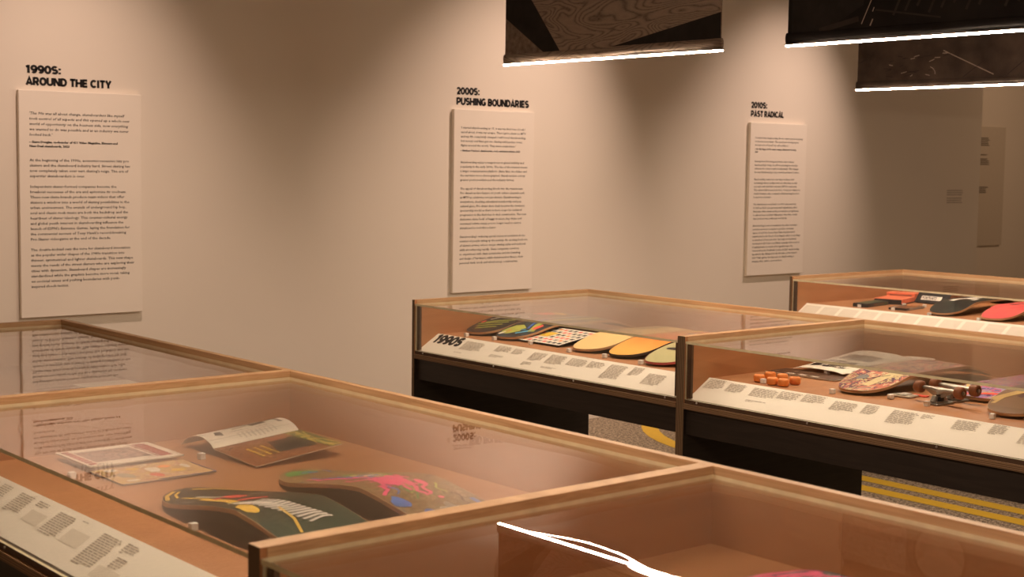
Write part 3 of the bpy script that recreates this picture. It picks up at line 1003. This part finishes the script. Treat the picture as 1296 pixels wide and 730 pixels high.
make_deck((2.678, -0.850), 0.0, 'pale yellow deck with grey drawn lines in the 1990S case', fade('pale_yellow_print', (.80, .56, .25), (.76, .50, .22), .1, .5),
          strokes=[([(.22, .05), (.32, .02), (.42, .01), (.62, .035)], .016, c_slate), ([(.40, .06), (.55, .065), (.68, .05)], .02, c_slate), ([(.27, .045), (.28, -.01)], .006, c_slate)])
make_deck((2.678, -1.050), 0.0, 'orange deck in the 1990S case beside the pale yellow one', fade('orange_deck_print', (.85, .44, .10), (.80, .20, .045), .08, .26), edge=plain('dark_edge', (.05, .03, .02)),
          strokes=[([(.22, -.094), (.34, -.080)], .012, m_black), (blob(.40, -.03, .03, .028, 10, .3, seed=9), None, m_black), (blob(.40, -.03, .018, .016, 10, .3, seed=10), None, c_white), ([(.36, .03), (.6, .03)], .03, c_yel)])
make_deck((2.643, -1.275), 0.0, 'pale green deck with a pink edge and small dark mark in the 1990S case', fade('pale_green_print', (.50, .46, .24), (.46, .40, .23), .1, .4), edge=plain('pink_edge', (.42, .09, .08)),
          strokes=[(blob(.145, .03, .012, .032, 12, .2, seed=51), None, m_black), ([(.155, .02), (.165, -.06)], .016, c_red), ([(.30, .05), (.42, .0)], .03, c_lime)])
# decks in the case of trucks and wheels
make_deck((2.700, -2.095), 0.0, 'deck with pale and purple patchwork print beside the trucks', art('patchwork_print', [(.20, .05, .05), (.62, .48, .26), (.12, .06, .10), (.60, .20, .14), (.66, .52, .32), (.25, .14, .16)], 9, 2.5, (1, 1.2, 1), seed=5),
          strokes=[([(.06, -.02), (.20, -.05)], .03, plain('print_cream', (.68, .55, .30))), ([(.10, .02), (.16, -.045)], .005, m_black), (blob(.12, .035, .02, .02, seed=61), None, c_slate)])
make_deck((2.715, -2.625), 0.0, 'brown and yellow wood-toned deck at the right edge', L=.72, mat= fade('brown_yellow_print', (.17, .09, .038), (.12, .05, .02), .1, .4),
          strokes=[([(.10, .09), (.18, .03), (.30, .0), (.5, -.03)], .03, plain('print_straw', (.45, .29, .09))), ([(.13, .02), (.24, -.03), (.4, -.05)], .022, plain('print_umber', (.08, .03, .02))), ([(.07, .07), (.12, .065)], .014, plain('print_straw', (.45, .29, .09)))])
make_deck((2.905, -2.418), 0.0, 'purple and pink printed deck behind the trucks', art('purple_print', [(.10, .05, .14), (.28, .20, .42), (.60, .08, .18), (.34, .28, .46), (.62, .42, .14), (.14, .10, .2)], 12, 2.5, seed=6), L=.54, hw=.088, nose=.06, rise=.03, kick=.12,
          strokes=[([(.015, .06), (.05, -.06)], .012, c_red)])
# far case decks
make_deck((5.115, -0.815), 0.10, 'black deck with pale marks in the farthest case', art('black_pale_print', [(.02, .022, .018), (.03, .034, .028), (.02, .02, .018), (.035, .04, .03)], 9, 2, seed=7), L=.80, hw=.092,
          strokes=[([(.20, .03), (.30, .02)], .03, c_white), ([(.30, .0), (.42, -.01)], .04, c_white), ([(.26, -.05), (.34, -.04)], .02, c_white), ([(.40, .03), (.50, .02)], .03, c_grey), ([(.42, -.03), (.56, -.03)], .02, c_cyan)])
make_deck((5.105, -1.105), 0.02, 'bright pink deck with black lettering marks in the farthest case', art('pink_deck_print', [(.72, .10, .10), (.80, .13, .12), (.76, .12, .12)], 6, 1, seed=9), L=.80, hw=.092,
          strokes=[([(.24 + .035 * k, .03 - .055 * (k % 2)), (.25 + .035 * k, -.01 - .02 * (k % 2))], .020, m_black) for k in range(6)])

# ------------------------------------------------------------------ paper things
def sheet(parent, name, mat, x0, x1, y0, y1, zf, th=0.002, nx=10, ny=2, mat_edge=None):
    """a gently curved sheet, height zf(x, y)"""
    mb = MB()
    g = [[(x0 + (x1 - x0) * i / nx, y0 + (y1 - y0) * j / ny) for j in range(ny + 1)] for i in range(nx + 1)]
    vs = [(x, y, zf(x, y) + th) for r_ in g for x, y in r_]
    N = len(vs)
    vs += [(x, y, z - th) for x, y, z in vs]
    q = lambda i, j: i * (ny + 1) + j
    mb.v = vs
    for i in range(nx):
        for j in range(ny):
            mb.f.append([q(i, j), q(i + 1, j), q(i + 1, j + 1), q(i, j + 1)]); mb.m.append(0)
            mb.f.append([N + q(i, j), N + q(i, j + 1), N + q(i + 1, j + 1), N + q(i + 1, j)]); mb.m.append(1)
        mb.f.append([q(i, 0), N + q(i, 0), N + q(i + 1, 0), q(i + 1, 0)]); mb.m.append(1)
        mb.f.append([q(i, ny), q(i + 1, ny), N + q(i + 1, ny), N + q(i, ny)]); mb.m.append(1)
    for j in range(ny):
        mb.f.append([q(0, j), q(0, j + 1), N + q(0, j + 1), N + q(0, j)]); mb.m.append(1)
        mb.f.append([q(nx, j), N + q(nx, j), N + q(nx, j + 1), q(nx, j + 1)]); mb.m.append(1)
    return mb.build(name, [mat, mat_edge or m_paper], parent, False)


def patch(parent, name, mat, pts, zf, lift=0.0008, sub=6):
    """printed quad that follows the sheet: pts = 4 corners (x, y)"""
    mb = MB()
    a, b_, c, d = [Vector(p) for p in pts]
    g = []
    for i in range(sub + 1):
        for j in range(3):
            s, t = i / sub, j / 2
            p = (a * (1 - s) + b_ * s) * (1 - t) + (d * (1 - s) + c * s) * t
            g.append((p.x, p.y, zf(p.x, p.y) + 0.002 + lift))
    fs = [(i * 3 + j, (i + 1) * 3 + j, (i + 1) * 3 + j + 1, i * 3 + j + 1) for i in range(sub) for j in range(2)]
    mb.add(g, fs)
    return mb.build(name, mat, parent)


def print_lines(parent, mat, x0, x1, y0, y1, n_, zf, name='printed_lines', lift=0.0009):
    """rows of print: each row runs along y"""
    mb = MB()
    for k in range(n_):
        x = x0 + (x1 - x0) * (k + .5) / n_
        hw = abs(x1 - x0) / n_ * .22
        e = y0 + (y1 - y0) * rnd.uniform(.7, 1)
        m_ = 6
        for i in range(m_):
            ya, yb = y0 + (e - y0) * i / m_, y0 + (e - y0) * (i + .8) / m_
            mb.quad((x - hw, ya, zf(x, ya) + .002 + lift), (x + hw, ya, zf(x, ya) + .002 + lift), (x + hw, yb, zf(x, yb) + .002 + lift), (x - hw, yb, zf(x, yb) + .002 + lift))
    return mb.build(name, mat, parent)


# zine: flat spread, white page and coloured page
zn = thing('open_zine', (0.30, -1.59, FL), 0, 'flat open zine, red-printed white page beside a yellow collage page', 'magazine', 'open magazines in the cases')
flat = lambda x, y: 0.004
sheet(zn, 'white_page', m_paper, 0.0, 0.235, -0.205, -0.01, lambda x, y: 0.012, .003, 4, 2)
sheet(zn, 'collage_page', art('collage_print', [(.42, .22, .13), (.60, .38, .20), (.66, .46, .14), (.55, .28, .18), (.70, .55, .36), (.40, .24, .16)], 16, 2, seed=12), 0.0, 0.228, -0.375, -0.206, lambda x, y: 0.003, .002, 4, 2)
patch(zn, 'printed_picture', art('zine_print', [(.16, .12, .12), (.30, .22, .20), (.45, .30, .26), (.12, .08, .09)], 30, 2, seed=13), [(.03, -.17), (.17, -.17), (.17, -.045), (.03, -.045)], lambda x, y: .013)
mb = MB()
for k in range(9):
    mb.box(.185, .215, -.185 + .018 * k, -.172 + .018 * k, .0155, .0162)
mb.box(.178, .18, -.185, -.03, .0155, .0161)
for k in range(8):
    mb.box(.008, .024, -.19 + .022 * k, -.176 + .022 * k, .0155, .0161)
mb.build('red_lettering', plain('print_dark_red', (.42, .07, .07), .7, .2), zn)
for (xa, ya, xb, yb, m) in ((.02, -.25, .05, -.22, c_white), (.03, -.33, .06, -.27, c_grey), (.07, -.26, .10, -.23, c_yel), (.10, -.30, .14, -.25, m_paper), (.09, -.35, .12, -.31, c_red), (.14, -.27, .17, -.24, c_oran), (.15, -.33, .18, -.29, c_yel), (.19, -.30, .21, -.26, c_white), (.02, -.365, .05, -.345, m_paper)):
    mb = MB(); mb.add([(x_, y_, .0056) for x_, y_ in blob((xa + xb) / 2, (ya + yb) / 2, (xb - xa) / 2, (yb - ya) / 2, 9, .3, seed=int(xa * 1000))], [tuple(range(9))])
    mb.build('collage_piece', m, zn)
mb = MB(); mb.box(.085, .228, -.377, -.374, .0055, .0062); mb.box(.226, .229, -.376, -.25, .0055, .0062)
mb.build('blue_border', plain('print_navy', (.07, .08, .22), .7, .2), zn)

# folded magazine: cream page rolled over its spine, colour cover rising on the right
mg = thing('open_magazine', (0.612, -1.632, FL), 0.04, 'propped open magazine with cream page and orange-brown picture page', 'magazine', 'open magazines in the cases')


def page1(x, y):
    t = min(1, max(0, -y / 0.155))
    return 0.004 + 0.026 * math.sin(math.pi * t) ** 0.7 + 0.075 * x + .012 * t


def page2(x, y):
    t = (-y - 0.155) / 0.19
    return 0.016 - 0.012 * t + x * (.075 + .025 * t)


sheet(mg, 'cream_page', m_paper, 0.0, 0.245, -0.155, -0.0, page1, .002, 8, 12)
m_cover = art('cover_print', [(.05, .025, .015), (.16, .06, .025), (.30, .11, .045), (.24, .08, .035), (.42, .18, .07), (.08, .04, .02)], 26, 2, seed=15)
sheet(mg, 'picture_page', m_cover, 0.0, 0.245, -0.345, -0.155, page2, .002, 8, 8)
patch(mg, 'printed_picture', art('scribble_print', [(.45, .38, .30), (.12, .09, .07), (.62, .54, .43), (.70, .62, .50), (.2, .15, .11)], 22, 3, (1, 3, 1), seed=4), [(.075, -.11), (.19, -.11), (.19, -.03), (.075, -.03)], page1)
for (xa, xb, y) in ((.075, .19, -.018), (.085, .19, -.118), (.0, .245, -.130)):
    patch(mg, 'ruled_line', m_grey_ink, [(xa, y - .001), (xb, y - .001), (xb, y + .001), (xa, y + .001)], page1)
print_lines(mg, m_ink, .208, .238, -.02, -.13, 1, page1, 'masthead')
print_lines(mg, m_grey_ink, .08, .195, -.122, -.15, 9, page1)
for k, (xa, ya, xb, yb) in enumerate(((.085, -.10, .13, -.085), (.09, -.065, .16, -.055), (.11, -.048, .175, -.040), (.14, -.10, .185, -.075), (.10, -.038, .12, -.032), (.15, -.070, .18, -.062))):
    patch(mg, 'drawn_mark', m_ink if k % 2 else m_grey_ink, [(xa, ya), (xb, ya + .006), (xb, yb), (xa, yb - .003)], page1, .0016, 2)
patch(mg, 'black_mark', m_ink, [(.03, -.110), (.05, -.120), (.055, -.090), (.04, -.085)], page1)
patch(mg, 'dark_figure', m_ink, [(.10, -.29), (.20, -.305), (.215, -.195), (.125, -.195)], page2)
patch(mg, 'red_figure', plain('print_rust', (.42, .13, .06)), [(.13, -.200), (.18, -.200), (.185, -.175), (.14, -.175)], page2)
patch(mg, 'green_corner', art('leaf_print', [(.08, .17, .04), (.55, .40, .08), (.10, .14, .04), (.62, .48, .12)], 12, 1, (3, 1, 1), seed=17), [(.212, -.345), (.245, -.345), (.245, -.16), (.198, -.16)], page2, .0012)
print_lines(mg, c_yel, .045, .105, -.215, -.305, 3, page2, 'yellow_lettering', .0013)

# things at the back of the first case, seen through its lid
ls = thing('open_zine', (0.58, -0.62, FL), 0.0, 'pale pink spread paper at the back of the leftmost case', 'magazine', 'open magazines in the cases')
sheet(ls, 'left_page', art('pink_page', [(.70, .55, .48), (.62, .20, .15), (.72, .58, .5), (.5, .3, .28)], 20, 2, seed=22), 0.0, .20, -.17, 0.0, lambda x, y: .004, .002, 3, 2)
sheet(ls, 'right_page', m_paper, 0.21, .39, -.17, 0.06, lambda x, y: .004, .002, 3, 2)
make_deck((0.30, -0.25), RZ, 'red and white deck in the leftmost case, mostly out of view', art('red_white_print', [(.60, .09, .07), (.70, .62, .54), (.5, .1, .08), (.2, .05, .05)], 8, 2, seed=23))

# printed card on a low stand in the 1990S case
cdr = thing('printed_card', (2.718, -0.695, FL), 0.0, 'white card with rows of small red and black pictures, tilted up behind', 'card')
tilt = lambda x, y: 0.006 + 0.16 * x
sheet(cdr, 'card', m_paper, 0, .215, 0, .25, tilt, .002, 2, 2, plain('card_edge', (.03, .025, .03)))
for i in range(6):
    for j in range(8):
        if (i, j) in ((2, 6), (2, 5), (3, 6), (3, 5)):
            continue
        x0, y0 = .012 + i * .034, .012 + j * .0295
        m = [c_red, m_ink, c_slate, c_oran, c_red, m_ink][rnd.randrange(6)]
        patch(cdr, 'small_picture', m, [(x0, y0), (x0 + .018, y0), (x0 + .018, y0 + .018), (x0, y0 + .018)], tilt, sub=1)
patch(cdr, 'yellow_square', c_yel, [(.082, .16), (.145, .16), (.145, .215), (.082, .215)], tilt, sub=1)
mb = MB(); mb.box(.15, .20, .04, .21, 0, .025)
mb.build('stand', m_black, cdr)

# open magazine behind the wheels
om = thing('open_magazine', (3.0, -2.055, FL), 0.03, 'open black and white magazine lying behind the orange wheels', 'magazine', 'open magazines in the cases')


def pz(x, y):
    d = abs(y - 0.205)
    return 0.006 + 0.016 * (1 - min(1, d / .2)) ** .5 * (d / .2 + .4) + .085 * x - (0.004 if d < .006 else 0)


sheet(om, 'left_page', m_paper, 0, .37, .205, .415, pz, .002, 6, 8)
sheet(om, 'right_page', m_paper, 0, .37, .072, .205, pz, .002, 6, 8)
patch(om, 'printed_picture', art('ink_print', [(.03, .02, .02), (.70, .62, .5), (.05, .04, .03), (.74, .66, .54), (.03, .02, .02)], 22, 2, seed=31), [(.05, .25), (.15, .25), (.15, .39), (.05, .39)], pz)
patch(om, 'printed_picture', art('ink_grey', [(.5, .44, .36), (.16, .13, .11), (.60, .52, .42)], 30, 2, seed=32), [(.19, .23), (.28, .23), (.28, .36), (.19, .36)], pz)
patch(om, 'printed_picture', MATS['ink_print'], [(.06, .085), (.12, .085), (.12, .16), (.06, .16)], pz)
patch(om, 'printed_mark', m_ink, [(.03, .17), (.045, .17), (.045, .19), (.03, .19)], pz)
print_lines(om, m_grey_ink, .15, .28, .19, .085, 7, pz)
for k in range(12):
    xa, ya = .045 + .030 * (k % 4) + rs.uniform(-.006, .006), .24 + .05 * (k // 4) + rs.uniform(-.01, .01)
    patch(om, 'printed_mark', m_ink, [(xa, ya), (xa + rs.uniform(.012, .022), ya - .004), (xa + rs.uniform(.012, .022), ya + rs.uniform(.018, .04)), (xa - .004, ya + rs.uniform(.015, .035))], pz, .0016, 2)
# dark leaflet
df = thing('leaflet', (2.885, -1.90, FL), 0.05, 'dark brown photo leaflet lying flat behind the orange wheels', 'leaflet')
sheet(df, 'page', art('leaflet_print', [(.05, .025, .015), (.12, .06, .035), (.07, .035, .02), (.2, .12, .08)], 20, 2, seed=33), 0, .125, 0, .29, lambda x, y: .002, .002, 3, 4)
mb = MB()
for k in range(3):
    mb.box(.015, .03, .08 + .05 * k, .11 + .05 * k, .0042, .0047)
mb.build('pale_mark', c_white, df)

# ------------------------------------------------------------------ wheels, trucks
m_ow = plain('orange_urethane', (.78, .25, .055), .45, .4, var=.06)
m_bw = plain('amber_urethane', (.21, .07, .027), .4, .4, var=.1)


def wheel_mb(r_, wdt, hub=True):
    mb = MB()
    mb.lathe([(0, r_ * .55), (0.0008, r_ * .80), (wdt * .12, r_ * .93), (wdt * .28, r_), (wdt * .72, r_), (wdt * .88, r_ * .93), (wdt - .0008, r_ * .80), (wdt, r_ * .55), (wdt - .003, r_ * .50), (wdt - .004, r_ * .3)], (0, 0, 0), (0, 0, 1), 22)
    return mb


wl = [((2.673, -1.752), 'orange wheel, leftmost of the six on the tan floor'), ((2.750, -1.735), 'orange wheel at the back left of the six'), ((2.655, -1.823), 'orange wheel in front, second from left of the six'),
      ((2.747, -1.790), 'orange wheel at the back, third from left of the six'), ((2.662, -1.864), 'orange wheel nearest the glass of the six'), ((2.726, -1.860), 'orange wheel, rightmost of the six on the tan floor')]
first = None
for (x, y), lab in wl:
    if first is None:
        root = thing('skateboard_wheel', (x, y, FL), 0, lab, 'wheel', 'loose orange skateboard wheels')
        t_ = wheel_mb(.0190, .0255).build('tyre', m_ow, root, True)
        mb = MB(); mb.cyl((0, 0, .0210), (0, 0, .0230), .0094, n=16); mb.cyl((0, 0, .0230), (0, 0, .0237), .0075, .0040, n=16)
        c_ = mb.build('bearing_seat', plain('orange_core', (.62, .13, .02), .5), root)
        first = (root, t_, c_)
    else:
        r2 = first[0].copy(); COL.objects.link(r2); r2.location = (x, y, FL); r2['label'] = lab
        for ch in first[1:]:
            k = ch.copy(); COL.objects.link(k); k.parent = r2


m_tsteel = plain('worn_steel', (0.36, 0.33, 0.29), 0.38, 0.5, 0.9)


def truck(loc, rz, label):
    root = thing('skateboard_truck', (loc[0], loc[1], FL), rz, label, 'truck', 'skateboard trucks standing on their baseplates')
    mb = MB()                                               # local y = axle direction
    mb.box(-.040, .040, -.026, .026, 0, .005)
    mb.box(-.030, .024, -.017, .017, .005, .010)
    mb.cyl((.020, 0, .006), (.012, 0, .024), .015, .011, 12)
    mb.cyl((-.026, 0, .006), (-.018, 0, .026), .012, .009, 12)
    mb.build('baseplate', m_tsteel, root, bevel=.0015)
    mb = MB(); mb.cyl((.004, 0, .010), (.002, 0, .024), .014, .013, 14); mb.cyl((.002, 0, .026), (0, 0, .038), .012, .010, 14)
    mb.build('bushing', m_black, root)
    mb = MB()
    hang = [(-.060, .044, .0055), (-.045, .044, .0075), (-.022, .042, .0095), (0, .038, .014), (.022, .042, .0095), (.045, .044, .0075), (.060, .044, .0055)]
    n_ = 10
    vs = [(rr_ * math.cos(2 * math.pi * i / n_), y, z + rr_ * math.sin(2 * math.pi * i / n_)) for y, z, rr_ in hang for i in range(n_)]
    fs = [(a * n_ + i, a * n_ + (i + 1) % n_, (a + 1) * n_ + (i + 1) % n_, (a + 1) * n_ + i) for a in range(len(hang) - 1) for i in range(n_)]
    mb.add(vs, fs + [tuple(range(n_)), tuple(reversed(range((len(hang) - 1) * n_, len(hang) * n_)))])
    web = [(-.050, .040), (.050, .040), (.014, .020), (-.014, .020)]
    mb.add([(-.005, y, z) for y, z in web] + [(.005, y, z) for y, z in web], [(0, 1, 2, 3), (7, 6, 5, 4), (0, 4, 5, 1), (1, 5, 6, 2), (2, 6, 7, 3), (3, 7, 4, 0)])
    mb.build('hanger', m_tsteel, root)
    mb = MB(); mb.cyl((0, -.094, .044), (0, .094, .044), .0038, n=10)
    mb.build('axle', m_tsteel, root)
    for s in (-1, 1):
        w_ = wheel_mb(.0195, .028).build('wheel', m_bw, root, True)
        w_.location = (0, s * .0625, .044); w_.rotation_euler = (-s * math.pi / 2, 0, 0)
        mb = MB(); mb.cyl((0, s * .0875, .044), (0, s * .0925, .044), .006, n=6)
        mb.build('axle_nut', m_tsteel, root)


truck((2.780, -2.375), -0.10, 'steel truck with amber wheels, nearer the glass of the two')
truck((2.868, -2.372), -0.12, 'steel truck with amber wheels, behind the nearer one')

# small packet of hardware beside the trucks
pk = thing('hardware_packet', (2.79, -2.265, FL), 0.1, 'small clear packet of bolts on the tan floor beside the trucks', 'packet')
sheet(pk, 'packet', art('packet_print', [(.35, .30, .24), (.62, .56, .46), (.25, .2, .16), (.7, .62, .5)], 60, 1, seed=41), 0, .055, 0, .075, lambda x, y: .003, .003, 2, 2)
mb = MB(); mb.box(.06, .085, -.02, .03, 0, .003)
mb.build('red_tab', c_red, pk)
for k in range(4):
    mb = MB(); mb.cyl((.012 + .011 * k, .02, .008), (.012 + .011 * k, .05, .008), .0022, n=8)
    mb.build('bolt', m_steel, pk)

# ------------------------------------------------------------------ things in the farthest case
v1 = thing('video_cassette', (5.165, -0.365, FL), 0.18, 'black cassette box with a green and brown spine, lying flat in the farthest case', 'cassette')
mb = MB(); mb.box(0, .25, 0, .085, 0, .019)
mb.build('box', m_black, v1, bevel=.002)
mb = MB(); mb.box(.075, .235, -.0008, 0, .003, .016)
mb.build('spine_label', art('spine_print', [(.06, .10, .04), (.12, .07, .04), (.10, .16, .08)], 14, 1, seed=42), v1)
mb = MB(); mb.box(.02, .23, .01, .075, .019, .0196)
mb.build('top_label', plain('label_green', (.05, .07, .035), .5), v1)
v2 = thing('cassette_case', (5.45, -0.375, FL), 0.30, 'bright orange cassette case with a black open end', 'cassette')
mb = MB(); mb.box(.004, .22, 0, .155, 0.003, .028)
mb.build('shell', plain('coral_card', (.80, .20, .10), .5, .4), v2, bevel=.002)
mb = MB(); mb.box(0, .004, .004, .151, .003, .026)
mb.build('open_end', m_black, v2)
mb = MB(); mb.box(-.004, .2225, -.003, .158, 0, .003)
mb.build('base', m_black, v2)
mb = MB(); mb.box(.225, .33, .0, .16, 0, .045)
mb.build('lid', MATS['coral_card'], v2, bevel=.003)
mb = MB(); mb.box(.2235, .225, .02, .14, .010, .036)
mb.build('lid_window', plain('coral_dark', (.35, .10, .06), .5), v2)
v3 = thing('slanted_box', (5.62, -0.535, FL), 0.0, 'black slanted box with tan top and white PORTRAITS label', 'box')
mb = MB()
prof = [(0.0, 0.004), (.16, 0.004), (.16, .058), (.045, .058)]
mb.add([(x, y, z) for y in (0, .20) for x, z in prof], [(0, 4, 7, 3), (3, 7, 6, 2), (1, 2, 6, 5), (0, 1, 5, 4), (0, 3, 2, 1), (4, 5, 6, 7)])
for i, f in enumerate(mb.f):
    mb.m[i] = 1 if i == 1 else (2 if i == 4 else 0)
mb.build('box_body', [m_black, plain('tan_card', (.72, .42, .18), .6), plain('brown_card', (.22, .10, .05), .6)], v3)
mb = MB(); mb.box(.01, .155, .005, .195, 0, .004)
mb.build('base', plain('brown_card', (.22, .10, .05), .6), v3)


def on_slant(y, s, lift):
    return (.045 * s - lift * .77, y, .004 + .054 * s + lift * .64)


mb = MB(); mb.quad(on_slant(.170, .28, .001), on_slant(.045, .28, .001), on_slant(.045, .66, .001), on_slant(.170, .66, .001))
lb = mb.build('white_label', c_white, v3)
vs, fs, wd = text_verts('PORTRAITS', 1, 0, .02, 1, 2)
hh = max(v[1] for v in vs)
mb = MB(); mb.add([on_slant(.165 - v[0] / wd * .09, .34 + .26 * v[1] / hh, .0016) for v in vs], fs)
mb.build('label_lettering', m_ink, lb)
v4 = thing('clear_case', (5.19, -0.585, FL), 0.15, 'clear flat plastic case lying on the tan floor of the farthest case', 'plastic case')
m_clear = glass_mat('clear_plastic', 0.0)
mb = MB(); mb.box(0, .20, 0, .10, 0, .003)
mb.build('tray', plain('smoke_plastic', (.16, .11, .08), .3), v4)
mb = MB(); mb.box(0, .20, 0, .10, .003, .012)
mb.build('lid', m_clear, v4)
mb = MB(); mb.box(.0, .03, .0, .10, .003, .011)
mb.build('spine', m_black, v4)
mb = MB(); mb.box(.03, .20, .0, .002, .003, .013); mb.box(.03, .20, .098, .10, .003, .013)
mb.build('rim', c_grey, v4)

# ------------------------------------------------------------------ little white number cubes
cubes = [((.244, -1.825), 'small white number cube by the front glass, left of the zine'), ((.577, -1.802), 'small white number cube left of the propped magazine'),
         ((.243, -2.398), 'small white number cube in front of the green deck'), ((.545, -2.347), 'small white number cube between the green deck and the swirl deck'),
         ((2.638, -.210), 'small white number cube at the nose of the olive-striped deck'), ((2.662, -.365), 'small white number cube at the nose of the lime-swirled deck'),
         ((2.688, -.560), 'small white number cube in front of the picture card'), ((2.653, -.826), 'small white number cube at the nose of the pale yellow deck'),
         ((2.657, -1.019), 'small white number cube at the nose of the orange deck'), ((2.645, -1.221), 'small white number cube at the nose of the pale green deck'),
         ((2.660, -1.780), 'small white number cube in front of the six orange wheels'), ((3.012, -1.770), 'small white number cube at the edge of the open magazine'),
         ((2.672, -2.055), 'small white number cube at the nose of the patchwork deck'), ((2.736, -2.230), 'small white number cube beside the packet of bolts'),
         ((2.713, -2.377), 'small white number cube at the baseplate of the nearer truck'), ((2.678, -2.621), 'small white number cube at the nose of the brown and yellow deck'),
         ((5.138, -.332), 'small white number cube in front of the black cassette box'), ((5.405, -.420), 'small white number cube by the orange cassette case'),
         ((5.152, -.529), 'small white number cube in front of the clear plastic case'), ((5.443, -.519), 'small white number cube in front of the slanted box'),
         ((5.09, -.785), 'small white number cube at the nose of the black deck'), ((5.08, -1.066), 'small white number cube at the nose of the bright pink deck')]
mb = MB(); mb.box(-.0075, .0075, -.0075, .0075, 0, .015)
proto = None
for (x, y), lab in cubes:
    if proto is None:
        o = proto = mb.build('number_cube', m_white, bevel=.001)
    else:
        o = proto.copy(); COL.objects.link(o)
    o.location = (x, y, FL)
    o.rotation_euler = (0, 0, rnd.uniform(-.15, .15))
    tag(o, lab, 'number cube', 'white number cubes in the cases')
